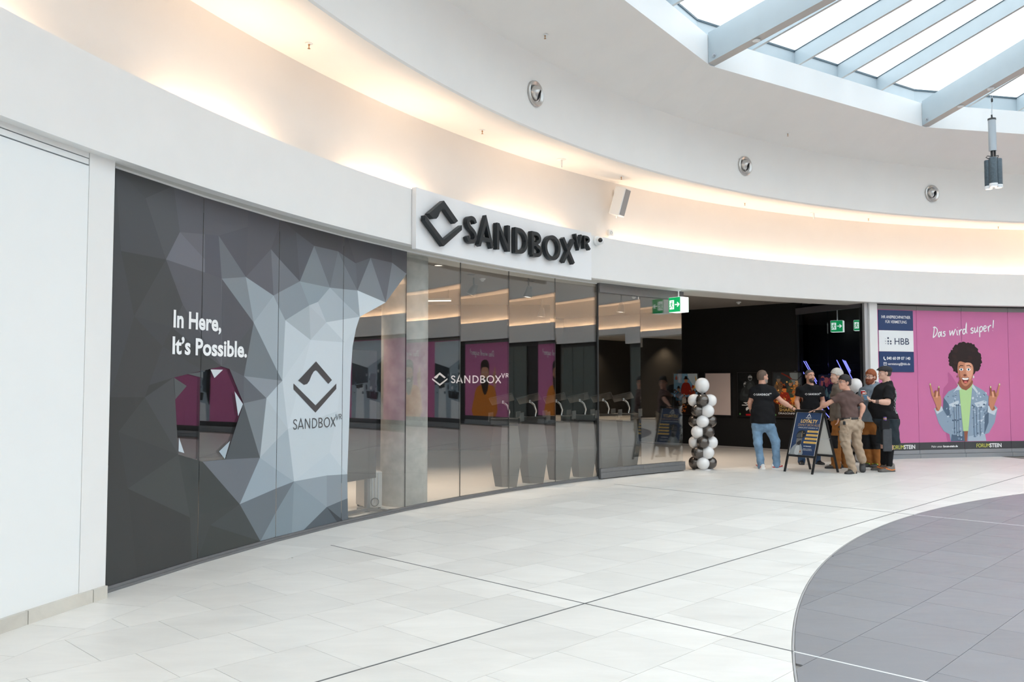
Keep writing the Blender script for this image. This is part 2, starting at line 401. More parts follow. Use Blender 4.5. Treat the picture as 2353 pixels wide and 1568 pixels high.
for j in range(-n_, n_):
    off = (j % 3) * .19
    for i in range(-n_, n_):
        u, v = i * TS + off, j * TS
        p = ccw([uv2w(u, v), uv2w(u + TS, v), uv2w(u + TS, v + TS), uv2w(u, v + TS)])
        mx_ = sum(a for a, b in p) / 4; my_ = sum(b for a, b in p) / 4
        if math.hypot(mx_ - CX, my_ - CY) > BR + .5: continue
        whole = math.hypot(mx_ - CX, my_ - CY) < BR - .45
        p1 = p if whole else arc_clip(p, (CX, CY), BR, True)
        if not p1 or area2(p1) < .004: continue
        di = math.hypot(mx_ - IC[0], my_ - IC[1])
        if di < IR - .45: darks_.append(p1)
        elif di > IR + .45: lights_.append(p1)
        else:
            for lst, ins, R_ in ((darks_, True, IR - .008), (lights_, False, IR + .008)):
                q = arc_clip(p1, IC, R_, ins)
                if q and area2(q) > .002: lst.append(q)
A_ = 20.0
border = []
k = 0
while 99 + 1.955 * k < 215:
    a0 = 164.01 - 1.955 * 33 + 1.955 * k; a1 = a0 + 1.955; Ro = 16.86 if a0 > 163.4 else 17.02
    border.append(ccw([tuple(pol(a0 + (a1 - a0) * t / 4, BR)[:2]) for t in range(5)] + [tuple(pol(a1 - (a1 - a0) * t / 4, Ro)[:2]) for t in range(5)])); k += 1
lights_ += border
def lay(lst, nm, mat):
    lst.sort(key=px_area, reverse=True); shared = None
    for k, p in enumerate(lst[:300]):
        if px_area(p) <= 0: break
        if len(p) == 4 and abs(area2(p) - TS * TS) < 1e-4:
            if shared is None:
                V, F = [], []; prism(V, F, [(0, 0), (TS, 0), (TS, TS), (0, TS)], -.015, 0); shared = bpy.data.meshes.new(nm); shared.from_pydata(V, [], F); shared.materials.append(mat)
            o = bpy.data.objects.new(nm, shared); COL.objects.link(o); o.parent = floor
            o.location = (p[0][0], p[0][1], 0); o.rotation_euler = (0, 0, math.atan2(p[1][1] - p[0][1], p[1][0] - p[0][0]))
        else:
            V, F = [], []; prism(V, F, p, -.015, 0); pyd(nm, V, F, mat, floor)
    else: k = min(300, len(lst))
    V, F = [], []
    for p in lst[k:]: prism(V, F, p, -.015, 0)
    o = pyd(nm + '_field', V, F, mat, floor); o['kind'] = 'stuff'
lay(lights_, 'tile', tile_light); lay(darks_, 'grey_tile', tile_dark)
# slim metal joint strips: dark ones through the pale stone, bright ones through the grey disc
def strip(u0, v0, u1, v1, mat, nm, wd=.012):
    a = Vector((*uv2w(u0, v0), 0)); b = Vector((*uv2w(u1, v1), 0)); d = (b - a); n = Vector((-d.y, d.x, 0)).normalized() * wd / 2
    V, F = [], []; prism(V, F, ccw([tuple((a - n)[:2]), tuple((b - n)[:2]), tuple((b + n)[:2]), tuple((a + n)[:2])]), -.01, .0012, 0); return pyd(nm, V, F, mat, floor)
jd = pbr('dark_joint', (.10, .105, .11), .5); jl = pbr('bright_joint', (.80, .83, .85), .35, metal=.3)
def inlay_v(u):   # v at which the line u = const meets the disc
    for k in range(4000):
        x, y = uv2w(u, -8 + k * .005)
        if math.hypot(x - IC[0], y - IC[1]) < IR: return -8 + k * .005
    return None
for u, v0 in ((0.0, -3.12), (5.884, -4.2)):
    vi = inlay_v(u); strip(u, v0, u, vi, jd, 'joint_strip'); strip(u, vi, u, vi + 14, jl, 'bright_joint_strip', .016)
strip(-5.2, .012, 14.5, .012, jd, 'joint_strip')
bm = bmesh.new()
for i in range(240):
    a, b = 2 * pi * i / 240, 2 * pi * (i + 1) / 240
    bm.faces.new([bm.verts.new((IC[0] + r * math.cos(t), IC[1] + r * math.sin(t), .0008)) for r, t in ((IR - .006, a), (IR + .006, a), (IR + .006, b), (IR - .006, b))])
bmesh.ops.remove_doubles(bm, verts=bm.verts[:], dist=1e-4); bmobj('disc_edge_strip', bm, pbr('joint_steel', (.45, .46, .48), .4, metal=.5), floor)

# white wall on the left, with a shallow panel, grooves and a stone skirting
wl = quadband('wall_left', 16.84, 17.3, 0, 3.2, 163.55, 163.62, white); wl['kind'] = 'structure'
quadband('return', 16.84, 17.3, 0, 3.2, 163.55, 164.40, white, wl)
quadband('panel', 16.843, 17.3, 0, 3.105, 164.408, 182, white2, wl)
quadband('panel_rail', 16.844, 17.3, 3.115, 3.155, 164.42, 182, white2, wl)
quadband('head_rail', 16.842, 17.3, 3.162, 3.2, 164.42, 182, white, wl)
for a, z in ((164.52, 2.75), (164.52, 1.95)):
    p = pol(a, 16.853, z); latheo('plug', [(.02, 0), (.02, .006), (.012, .008)], white2, wl, 12, Matrix.Translation(p) @ Matrix.Rotation(rad(a) + pi, 4, 'Z') @ Matrix.Rotation(pi / 2, 4, 'Y'), cap1=True)
bl = empty('baseboard_left', pol(163.6, 16.84), kind='structure')
a = 163.55
for a1 in [164.03] + [164.03 + 1.955 * k for k in range(1, 10)]:
    o = quadband('stone', 16.815, 16.86, .0, .088, a + .012, a1 - .012, stone_base, None, .5)
    o.parent = bl; o.matrix_parent_inverse = Matrix.Translation(-bl.location); a = a1
wb = quadband('wall_back', 17.0, 17.2, 0, 3.2, 182, 300, pbr('grey_wall', (.55, .56, .56), .6)); wb['kind'] = 'structure'
wr2 = quadband('wall_far', 17.0, 17.2, 0, 3.2, -60, 40, pbr('grey_wall2', (.16, .17, .175), .5)); wr2['kind'] = 'structure'

# the white fascia ring, its soffit, the cove wall behind it and the stepped ceiling
fa = revolve('trim_1', [(16.75, 3.2), (16.86, 3.2), (17.5, 3.215), (17.5, 3.62), (16.86, 3.62), (16.86, 3.87), (16.75, 3.87)], 54.4, 400, white, kind='structure')
so_ = quadband('soffit', 16.865, 17.5, 3.1995, 3.21, 54.4, 400, pbr('soffit_shade', (.60, .595, .57), .7), None); so_['kind'] = 'structure'; so_.name = 'trim_6'  # greyer than the fascia white: the soffit's shade is put into its colour
fb = revolve('trim_2', [(16.75, 3.62), (17.5, 3.62), (17.5, 3.64), (16.86, 3.64), (16.86, 3.87), (16.75, 3.87)], 40, 54.4, white, kind='structure')
wc = revolve('wall_cove', [(17.02, 3.6), (17.0, 4.88)], -180, 180, warmwhite, closed=False, kind='structure')
ce = revolve('ceiling', [(17.0, 4.88), (15.97, 4.82), (15.95, 4.84), (15.95, 5.2), (15.95, 5.87)], -180, 180, warmwhite, closed=False, kind='structure')
NS, A0, DA = 17, 133.7, 360 / 17
def sky_corner(k, R=14.9, z=6.2): return pol(A0 - DA * k, R, z)
def sky_R(a, R=14.9):
    d = ((a - A0 + DA / 2) % DA) - DA / 2; d = abs(d)
    return R * math.cos(rad(DA / 2)) / math.cos(rad(DA / 2 - d))
bm = bmesh.new(); ra = []
angs = sorted({round(A0 - DA * k + DA * t / 12, 4) for k in range(NS) for t in range(12)})
for a in angs: ra.append((bm.verts.new(pol(a, 16.05, 5.784)), bm.verts.new(pol(a, sky_R(a), 6.2)), ))
for (a, b), (c, d) in zip(ra, ra[1:] + ra[:1]): bm.faces.new((a, b, d, c))
cu_ = bmobj('ceiling', bm, warmwhite); cu_['kind'] = 'structure'
# skylight: upstand, recessed rail, beams, mullions, panes, ring beam
sky = empty('window_1', (CX, CY, 6.2), kind='structure')
def under(o, root): o.parent = root; o.matrix_parent_inverse = Matrix.Translation(-root.location); return o
RI = 11.9; SL = .2
sw = pbr('skylight_white', (.86, .87, .875), .5)
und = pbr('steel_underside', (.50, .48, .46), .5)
def zc(R, z0): return z0 + SL * (14.9 - R)
def bar(name, p0, p1, wd, dp, mat, mat2=None):
    """a bar from p0 to p1 with width wd and depth dp downwards from the line; underside in mat2"""
    p0, p1 = Vector(p0), Vector(p1); d = (p1 - p0); s = Vector((-d.y, d.x, 0)).normalized() * wd / 2; dn = Vector((0, 0, -dp))
    v = [p0 - s, p0 + s, p1 + s, p1 - s, p0 - s + dn, p0 + s + dn, p1 + s + dn, p1 - s + dn]
    f = [(0, 1, 2, 3), (4, 7, 6, 5), (0, 4, 5, 1), (1, 5, 6, 2), (2, 6, 7, 3), (3, 7, 4, 0)]
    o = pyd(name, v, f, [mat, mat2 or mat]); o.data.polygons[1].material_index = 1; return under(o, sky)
gask = pbr('gasket', (.06, .10, .13), .4)
for k in range(NS):
    c0, c1 = sky_corner(k), sky_corner(k + 1)
    up = Vector((0, 0, .43)); o0, o1 = pol(A0 - DA * k, 15.15, 0), pol(A0 - DA * (k + 1), 15.15, 0)
    v = [c0, c1, c1 + up, c0 + up, (o1.x, o1.y, 6.63), (o0.x, o0.y, 6.63), (o1.x, o1.y, 6.2), (o0.x, o0.y, 6.2)]
    under(pyd('upstand', v, [(0, 1, 2, 3), (3, 2, 4, 5), (4, 6, 7, 5)], sw), sky)
    q0, q1 = pol(A0 - DA * k, 15.12, 6.60), pol(A0 - DA * (k + 1), 15.12, 6.60)
    r0, r1 = pol(A0 - DA * k, 15.12, 6.95), pol(A0 - DA * (k + 1), 15.12, 6.95)
    e0, e1 = pol(A0 - DA * k, 15.3, 6.95), pol(A0 - DA * (k + 1), 15.3, 6.95)
    under(pyd('edge_rail', [q0, q1, r1, r0, e0, e1], [(0, 1, 2, 3), (3, 2, 5, 4)], steel_w), sky)
    i0, i1 = pol(A0 - DA * k, RI, zc(RI, 6.95)), pol(A0 - DA * (k + 1), RI, zc(RI, 6.95))
    bar('edge_gasket', r0 + Vector((0, 0, .02)), r1 + Vector((0, 0, .02)), .03, .03, gask)
    # main beam on the corner
    b0 = pol(A0 - DA * k, 14.88, zc(14.88, 6.66)); b1 = pol(A0 - DA * k, .6, zc(.6, 6.66))
    bar('beam', b0, b1, .17, .45, steel_w, und)
    bar('purlin', i0 + Vector((0, 0, -.05)), i1 + Vector((0, 0, -.05)), .12, .35, steel_w, und)
    for t in range(5):
        f0, f1 = t / 5, (t + 1) / 5
        a_, b_ = r0.lerp(r1, f0), r0.lerp(r1, f1); c_, d_ = i1.lerp(i0, 1 - f1), i1.lerp(i0, 1 - f0)
        z = Vector((0, 0, .012))
        under(pyd('pane', [a_ + z, b_ + z, c_ + z, d_ + z], [(0, 1, 2, 3)], sky_glass), sky)
        if t:
            bar('mullion', a_ , d_, .05, .25, steel_w, und); bar('mullion_gasket', a_ + Vector((0, 0, .012)), d_ + Vector((0, 0, .012)), .07, .012, gask)
    ap = pol(0, .4, zc(.4, 6.95)); ap1 = pol(A0 - DA * k, .4, zc(.4, 6.95)); ap2 = pol(A0 - DA * (k + 1), .4, zc(.4, 6.95))
    under(pyd('pane', [i0, i1, ap2, ap1], [(0, 1, 2, 3)], sky_glass), sky)
under(latheo('hub', [(.62, 0), (.62, .5), (.45, .5)], steel_w, None, 24, Matrix.Translation((CX, CY, zc(.6, 6.2))), cap0=True, cap1=True), sky)
for k in (0, 1, 2):
    for rr in (14.15, 11.2):
        p = pol(A0 - DA * k, rr, zc(rr, 6.21) - .006)
        under(latheo('beam_spot', [(.055, .006), (.055, -.004), (.035, -.01), (.02, -.004)], white2, None, 18, Matrix.Translation(p), cap1=True), sky)
    for s in (-1, 1):
        a_ = rad(A0 - DA * k); p = pol(A0 - DA * k, 14.78, 6.30) + Vector((-math.sin(a_), math.cos(a_), 0)) * (.087 * s)
        under(latheo('bolt', [(.03, 0), (.03, .006), (.014, .006), (.014, .03)], silver, None, 8, Matrix.Translation(p) @ Matrix.Rotation(a_ + pi / 2 * (1 if s > 0 else -1), 4, 'Z') @ Matrix.Rotation(pi / 2, 4, 'Y'), cap1=True), sky)
# white pier, jambs
pier = quadband('trim_3', 16.92, 17.0, 0, 3.2, 109.75, 110.42, white, step=.3); pier['kind'] = 'structure'
jam = quadband('trim_4', 16.96, 17.02, 0, 3.2, 110.43, 110.75, silver, step=.3); jam['kind'] = 'structure'

# glass shopfront: eight fixed facets and a sliding door
GP = [pol(a, R) for a, R in ((163.041, 16.937), (159.591, 16.9729), (155.871, 17.0087), (152.215, 17.0406), (148.166, 17.072), (144.341, 17.0978), (140.674, 17.1189), (136.973, 17.1364), (133.502, 17.1494))]
DP = [pol(a, R - .03) for a, R in ((133.502, 17.1494), (129.834, 17.1593), (126.235, 17.1652))]
GP[0] = GP[0] + (GP[0] - GP[1]).normalized() * .045
SL_ = [-.045]
for a, b in zip(GP, GP[1:]): SL_.append(SL_[-1] + (b - a).length)
def facade(S, z, lift=0.0):
    """unrolled shopfront coordinates (metres along the glass, height) -> point in the court"""
    k = max(i for i in range(len(SL_) - 1) if SL_[i] <= S or i == 0); a, b = GP[k], GP[k + 1]; d = (b - a).normalized()
    n = Vector((d.y, -d.x, 0)); p = a + d * (S - SL_[k]) + n * lift; return Vector((p.x, p.y, z))
sf = empty('window_2', GP[4], kind='structure')
def u2(o): o.parent = sf; o.matrix_parent_inverse = Matrix.Translation(-sf.location); return o
def pane(name, a, b, z0, z1, mat, gap=.006, t=.016):
    d = (b - a).normalized(); n = Vector((d.y, -d.x, 0)); a = a + d * gap / 2; b = b - d * gap / 2; V = []
    for z in (z0, z1): V += [Vector((q.x, q.y, z)) for q in (a, b, b - n * t, a - n * t)]
    return pyd(name, V, [(0, 1, 2, 3)[::-1], (4, 5, 6, 7), (0, 1, 5, 4), (1, 2, 6, 5), (2, 3, 7, 6), (3, 0, 4, 7)], mat)
panes = []
seam = pbr('seam', (.025, .03, .03), .3)
for k in range(8):
    panes.append(u2(pane('pane', GP[k], GP[k + 1], .045, 3.2, pane_glass)))
    u2(pane('head_channel', GP[k], GP[k + 1], 3.185, 3.2, white, 0, .03)).location += (GP[k + 1] - GP[k]).cross(Vector((0, 0, 1))).normalized() * .008
    if k: 
        u2(pane('seam', GP[k] + (GP[k] - GP[k + 1]).normalized() * .0019, GP[k] + (GP[k + 1] - GP[k]).normalized() * .0019, .045, 3.2, seam, 0, .014))
    a, b = GP[k], GP[k + 1]; d = (b - a).normalized(); n = Vector((d.y, -d.x, 0))
    for dz, (i0, i1) in enumerate(((.022, -.05), (.012, -.035))):
        V = []; zz = ((0, .022), (.022, .045))[dz]
        for z in zz: V += [Vector((q.x, q.y, z)) for q in (a + n * i0, b + n * i0, b + n * i1, a + n * i1)]
        u2(pyd('sill', V, [(3, 2, 1, 0), (4, 5, 6, 7), (0, 1, 5, 4), (1, 2, 6, 5), (2, 3, 7, 6), (3, 0, 4, 7)], grey_alu))
u2(pane('edge_strip', GP[0] + (GP[0] - GP[1]).normalized() * .004, GP[0], .0, 3.2, pbr('glass_edge', (.22, .42, .40), .2), 0, .03))
dr = empty('door_1', DP[0], kind='structure')
def u3(o): o.parent = dr; o.matrix_parent_inverse = Matrix.Translation(-dr.location); return o
for k in range(2):
    a, b = DP[k], DP[k + 1]; d = (b - a).normalized(); n = Vector((d.y, -d.x, 0))
    u3(pane('pane', a - n * .02, b - n * .02, .16, 3.06, pane_glass, .004, .014))
    bm = bmesh.new()
    for (z0, z1, i0) in ((.012, .105, .035), (.105, .112, .028), (.112, .165, .032)):
        V = [bm.verts.new(Vector((q.x, q.y, z))) for z in (z0, z1) for q in (a + n * i0 + d * .002, b + n * i0 - d * .002, b - n * .06 - d * .002, a - n * .06 + d * .002)]
        for f in ((3, 2, 1, 0), (4, 5, 6, 7), (0, 1, 5, 4), (1, 2, 6, 5), (2, 3, 7, 6), (3, 0, 4, 7)): bm.faces.new([V[i] for i in f])
    u3(bmobj('bottom_rail', bm, grey_alu))
    bm = bmesh.new()
    for (z0, z1, i0) in ((3.05, 3.10, .03), (3.10, 3.15, .024), (3.15, 3.2, .03)):
        V = [bm.verts.new(Vector((q.x, q.y, z))) for z in (z0, z1) for q in (a + n * i0, b + n * i0, b - n * .06, a - n * .06)]
        for f in ((3, 2, 1, 0), (4, 5, 6, 7), (0, 1, 5, 4), (1, 2, 6, 5), (2, 3, 7, 6), (3, 0, 4, 7)): bm.faces.new([V[i] for i in f])
    u3(bmobj('top_rail', bm, grey_alu))
    if k == 0: u3(pane('edge_profile', a + (a - b).normalized() * .006, a, .0, 3.2, charcoal, 0, .03))
    u3(tubeo('carrier', [(b - d * .05 - n * .03) + Vector((0, 0, 3.0)), (b - d * .05 - n * .03) + Vector((0, 0, 3.08))], .012, chrome))

# shop interior
shop_floor = quadband('floor', 17.02, 27, -.05, -.001, 95, 170, stone_mat('shop_stone', (.60, .575, .54), .0, .09, .38, (1, 6, 1))); shop_floor['kind'] = 'structure'
sc_ = quadband('ceiling', 17.45, 27, 3.4, 3.5, 95, 170, shop_ceil); sc_['kind'] = 'structure'
W0, W1 = Vector((5.0306, 20.7958, 0)), Vector((6.2625, 19.6005, 0)); WD = (W1 - W0).normalized(); WN = Vector((-WD.y, WD.x, 0)) * -1
def bw(s, z=0.0, off=0.0): p = W0 + WD * s + WN * off; return Vector((p.x, p.y, z))
def slab(name, a, b, z0, z1, t, mat):
    d = (b - a).normalized(); n = Vector((-d.y, d.x, 0)) * t; V = [Vector((q.x, q.y, z)) for z in (z0, z1) for q in (a, b, b + n, a + n)]
    o = pyd(name, V, [(3, 2, 1, 0), (4, 5, 6, 7), (0, 1, 5, 4), (1, 2, 6, 5), (2, 3, 7, 6), (3, 0, 4, 7)], mat); return o
o = slab('wall_poster', bw(-6.2), bw(2.12), 0, 3.4, .1, black_wall); o['kind'] = 'structure'
o = slab('baseboard_back', bw(-6.2, 0, .012), bw(2.12, 0, .012), 0, .05, .01, pbr('skirt_grey', (.35, .33, .32), .5)); o['kind'] = 'structure'
o = quadband('wall_shop', 25.6, 26, 0, 3.4, 95, 170, black_wall); o['kind'] = 'structure'
o = slab('wall_shop_left', pol(163.5, 17.1), pol(161, 26), 0, 3.4, .1, black_wall); o['kind'] = 'structure'
o = slab('wall_shop_right', pol(103, 26), pol(106.5, 17.35), 0, 3.4, .1, black_wall); o['kind'] = 'structure'
hd = quadband('trim_5', 17.5, 17.62, 3.3, 3.4, 112, 163, pbr('header_grey', (.12, .115, .11), .6)); hd['kind'] = 'structure'
cp = Vector((-1.40, 11.12, 0))
col_ = latheo('column', [(.303, 0), (.303, 3.06), (.30, 3.07), (.298, 3.3)], concrete, None, 48, Matrix.Translation(cp)); col_['kind'] = 'structure'
# glass side screen at the right of the entrance, a dark booth behind it
G0, G1 = Vector((6.4778, 19.3534, 0)), Vector((7.18, 17.50, 0))
d2_ = empty('door_2', G0, kind='structure')
def u4(o): o.parent = d2_; o.matrix_parent_inverse = Matrix.Translation(-d2_.location); return o
gd = (G1 - G0).normalized()
dark_glass = glassmat('dark_glass', (.80, .82, .84), .05)
u4(slab('pane', G0, G0 + gd * .98, .08, 3.12, .014, dark_glass)); u4(slab('pane', G0 + gd * 1.0, G1, .08, 3.12, .014, dark_glass))
u4(slab('top_rail', G0 - WD * .03, G1, 3.12, 3.26, .06, pbr('rail_grey', (.10, .095, .11), .4)))
u4(slab('bottom_rail', G0, G1, 0, .08, .05, grey_alu))
u4(slab('post', G0 - gd * .02, G0 + gd * .02, 0, 3.26, .05, charcoal)); u4(slab('post', G1 - gd * .05, G1, 0, 3.2, .06, charcoal))

# passage on the far side of the court (seen mirrored in the glass)
o = quadband('ceiling', 17.0, 27, 3.64, 3.7, 34, 60, pbr('passage_ceiling', (.65, .61, .56), .8)); o['kind'] = 'structure'
o = quadband('floor', 17.0, 27, -.05, -.001, 34, 60, tile_light); o['kind'] = 'structure'
o = quadband('wall_passage', 24.5, 25, 0, 3.64, 34, 60, pbr('passage_shutter', (.02, .02, .022), .5)); o['kind'] = 'structure'
for z in (2.1, 2.35, 2.6): quadband('shutter_band', 24.44, 24.5, z, z + .04, 34, 60, charcoal, o)
for a in (39.8, 54.5):
    o = quadband('wall_passage_side', 17.0, 25, 0, 3.64, a - .15, a + .15, pbr('side_grey', (.05, .048, .045), .7), step=.1); o['kind'] = 'structure'
# ================================================================ PRINTED FILM ON THE SHOPFRONT GLASS (flat print, in metres along the glass)
DV={'A0':(-0.041,3.198),'T1':(0.622,3.198),'T2':(1.042,3.198),'T3':(1.625,3.198),'T4':(2.15,3.198),'T5':(3.113,3.198),'T6':(3.269,3.198),'T7':(4.11,3.198),'T8':(4.413,3.198),'v1':(0.293,3.024),'v2':(0.712,2.824),'v3':(0.547,2.569),'v4':(1.042,2.862),'v5':(1.223,2.879),'v6':(1.63,3.031),'v7':(1.611,2.551),'v8':(1.274,2.496),'v9':(1.99,2.87),'v10':(2.382,3.103),'v11':(2.681,3.007),'v12':(2.452,2.603),'v13':(2.041,2.417),'v14':(3.104,3.008),'v15':(2.965,2.591),'v16':(3.423,2.915),'v17':(3.694,3.013),'v18':(3.458,2.609),'v19':(4.113,3.009),'v20':(4.413,2.908),'v21':(3.989,2.516),'v22':(3.664,2.379),'v23':(3.504,2.312),'v24':(2.609,2.368),'v25':(2.756,2.417),'v26':(2.231,2.186),'v27':(1.738,2.13),'v28':(2.905,2.21),'v29':(2.639,2.007),'v30':(3.247,2.008),'v31':(0.194,2.076),'v32':(0.037,2.564),'v33':(0.766,2.219),'v34':(1.291,1.706),'v36':(1.048,2.642),'v37':(1.051,2.526),'e1':(3.439,2.173),'e2':(3.381,1.967),'e3':(3.353,1.657),'i1':(0.632,2.017),'i2':(0.527,1.852),'w1':(0.333,1.441),'w2':(0.055,1.184),'w3':(0.167,0.744),'w4':(0.913,0.414),'w5':(0.747,0.959),'w6':(1.063,0.873),'w7':(1.574,0.438),'w8':(1.863,0.842),'w9':(2.399,0.56),'w10':(1.607,1.367),'w11':(1.951,1.409),'w12':(1.606,1.62),'w13':(2.198,1.579),'w14':(2.292,1.095),'w15':(2.948,0.231),'w16':(2.993,0.811),'w17':(3.125,1.25),'w18':(2.942,0.567),'w19':(3.31,0.545),'w20':(3.319,0.278),'w21':(3.133,0.047),'w22':(3.244,0.047),'w23':(2.559,0.047),'w24':(1.888,0.047),'w25':(0.946,0.047),'w26':(1.177,0.307),'w27':(0.291,0.047),'w28':(2.374,0.047),'h0':(0.67,1.6),'h1':(0.867,1.634),'h2':(1.052,1.663),'h3':(1.295,1.709),'h4':(1.402,1.682),'h5':(1.365,0.866),'h6':(0.694,1.426),'r1':(3.338,1.192),'r2':(3.324,0.882),'r3':(3.329,0.047),'BL':(-0.041,0.047),'BM':(1.028,0.047),'ML':(-0.041,1.448)}
hole = ['h0', 'h1', 'h2', 'h3', 'h4', 'w10', 'h5', 'w6', 'w5', 'h6']
FILM = [  # ground tones first, facets after
 (['A0', 'T1', 'T2', 'v4', 'v37', 'v34', 'h3', 'h2', 'h1', 'h0', 'ML'], (86, 88, 91)),
 (['ML', 'h0', 'h6', 'w5', 'w6', 'w7', 'w24', 'BM', 'w25', 'w27', 'BL'], (78, 79, 79)),
 (['T2', 'T3', 'T4', 'T5', 'T6', 'T7', 'T8', 'v20', 'v21', 'v18', 'v12', 'v7', 'v8', 'v34', 'v37', 'v4'], (103, 104, 109)),
 (['v8', 'v7', 'v13', 'v12', 'v15', 'v18', 'v21', 'v22', 'v23', 'e1', 'e2', 'e3', 'r1', 'r2', 'w19', 'w18', 'w9', 'w8', 'w10', 'h4', 'h3', 'v34'], (203, 211, 217)),
 (['w10', 'w8', 'w9', 'w18', 'w19', 'w20', 'r3', 'w22', 'w21', 'w23', 'w28', 'w24', 'w7', 'w6', 'h5'], (140, 150, 158)),
 (['A0', 'v1', 'v3', 'v31', 'v32'], (92, 94, 98)), (['v32', 'v3', 'v31'], (82, 84, 85)), (['v31', 'v3', 'v33', 'i1'], (88, 90, 92)), (['A0', 'T1', 'v1'], (90, 92, 95)),
 (['v1', 'T1', 'v2', 'v3'], (99, 101, 105)), (['T1', 'T2', 'v4', 'v2'], (107, 108, 114)), (['v2', 'v4', 'v36'], (118, 118, 125)), (['v2', 'v36', 'v37', 'v3'], (126, 127, 135)),
 (['v3', 'v37', 'v8', 'v34', 'v33'], (106, 107, 113)), (['v33', 'v34', 'i1'], (95, 97, 101)), (['i1', 'v34', 'h2', 'i2'], (84, 86, 87)), (['ML', 'v31', 'i2', 'w1'], (84, 85, 86)),
 (['T2', 'T3', 'v6', 'v5', 'v4'], (107, 107, 113)), (['v4', 'v5', 'v8', 'v37'], (103, 104, 112)), (['v5', 'v6', 'v7'], (101, 102, 109)), (['v5', 'v7', 'v8'], (121, 125, 131)),
 (['T3', 'T4', 'v9', 'v7', 'v6'], (104, 104, 110)), (['T4', 'v10', 'v9'], (98, 98, 104)), (['T4', 'T5', 'v14', 'v11', 'v10'], (92, 92, 96)), (['v9', 'v10', 'v12'], (98, 100, 106)),
 (['v10', 'v11', 'v12'], (104, 106, 113)), (['v7', 'v9', 'v13'], (112, 113, 120)), (['v9', 'v12', 'v13'], (126, 130, 137)), (['v11', 'v14', 'v15'], (120, 124, 131)), (['v11', 'v15', 'v12'], (136, 143, 149)),
 (['v14', 'v18', 'v15'], (129, 135, 141)), (['v14', 'v16', 'v18'], (115, 119, 126)), (['T5', 'T7', 'v19', 'v17', 'v16', 'v14'], (98, 98, 103)), (['T5', 'T6', 'v16', 'v14'], (93, 93, 98)), (['v16', 'v17', 'v18'], (111, 114, 120)),
 (['v17', 'v19', 'v21'], (118, 120, 127)), (['v17', 'v21', 'v18'], (140, 146, 152)), (['T7', 'T8', 'v20', 'v19'], (105, 106, 111)), (['v19', 'v20', 'v21'], (141, 147, 153)),
 (['v18', 'v21', 'v22', 'v23'], (208, 217, 223)), (['v12', 'v15', 'v25', 'v24'], (155, 166, 173)), (['v15', 'v18', 'v23'], (164, 174, 181)), (['v15', 'v23', 'v28', 'v25'], (178, 188, 195)),
 (['v13', 'v12', 'v24', 'v26'], (148, 157, 164)), (['v8', 'v7', 'v27'], (140, 147, 153)), (['v7', 'v13', 'v27'], (161, 171, 178)), (['v27', 'v13', 'v26', 'w13'], (170, 180, 187)),
 (['v8', 'v27', 'v34'], (101, 102, 108)), (['v27', 'w12', 'h4', 'v34'], (97, 100, 104)), (['v27', 'w13', 'w12'], (128, 136, 142)), (['v26', 'v24', 'v29'], (176, 185, 191)), (['v24', 'v28', 'v29'], (186, 194, 200)),
 (['v24', 'v25', 'v28'], (190, 198, 204)), (['v28', 'v23', 'e1', 'v30'], (206, 214, 219)), (['v28', 'v30', 'v29'], (196, 205, 211)), (['v26', 'v29', 'w13'], (199, 208, 214)), (['v29', 'v30', 'w17', 'w14'], (207, 215, 221)),
 (['w12', 'w13', 'w11'], (150, 157, 164)), (['w12', 'w11', 'w10'], (112, 116, 122)), (['h4', 'w12', 'w10'], (106, 109, 115)), (['w13', 'w14', 'w11'], (188, 198, 205)), (['w10', 'w11', 'w8'], (134, 141, 147)),
 (['w11', 'w14', 'w8'], (185, 194, 200)), (['w10', 'w8', 'h5'], (96, 101, 105)), (['w6', 'h5', 'w8', 'w7'], (122, 127, 134)), (['w8', 'w9', 'w7'], (163, 175, 184)), (['w8', 'w14', 'w9'], (173, 184, 192)),
 (['w14', 'w17', 'w16', 'w9'], (199, 208, 214)), (['w16', 'w19', 'w18', 'w9'], (196, 206, 213)), (['w7', 'w9', 'w28', 'w24'], (121, 129, 136)), (['w9', 'w28', 'w24'], (141, 153, 161)), (['w9', 'w15', 'w23', 'w28'], (150, 162, 170)),
 (['w9', 'w18', 'w15'], (158, 168, 176)), (['w18', 'w19', 'w20', 'w15'], (150, 159, 166)), (['w15', 'w20', 'r3', 'w22'], (110, 118, 125)), (['w15', 'w22', 'w23'], (100, 108, 115)), (['w15', 'w21', 'w22'], (79, 84, 89)),
 (['w5', 'w6', 'w7', 'w4'], (80, 84, 84)), (['w3', 'w5', 'w4'], (86, 89, 89)), (['w2', 'w5', 'w3'], (80, 82, 83)), (['w1', 'w5', 'w2'], (84, 86, 86)), (['w1', 'h0', 'h6', 'w5'], (90, 92, 94)), (['w3', 'w4', 'w25', 'w27'], (76, 77, 77)),
 (['w4', 'w7', 'w26', 'BM', 'w25'], (82, 85, 85)), (['w7', 'w24', 'w26'], (86, 90, 91)), (['w26', 'w24', 'BM'], (79, 82, 81))]
SHARDS = [([(1.146, 1.675), (1.311, 1.675), (1.198, 1.60)], (205, 212, 216)), ([(1.475, 1.48), (1.598, 1.36), (1.532, 1.25)], (196, 206, 213)),
          ([(0.751, 1.10), (0.823, .965), (0.749, .985)], (196, 206, 213)), ([(1.275, .945), (1.424, 1.03), (1.355, .87)], (176, 188, 196)),
          ([(0.674, 1.60), (0.838, 1.53), (0.696, 1.42)], (98, 102, 104)), ([(0.848, 1.632), (1.050, 1.655), (1.050, 1.60)], (100, 104, 106))]
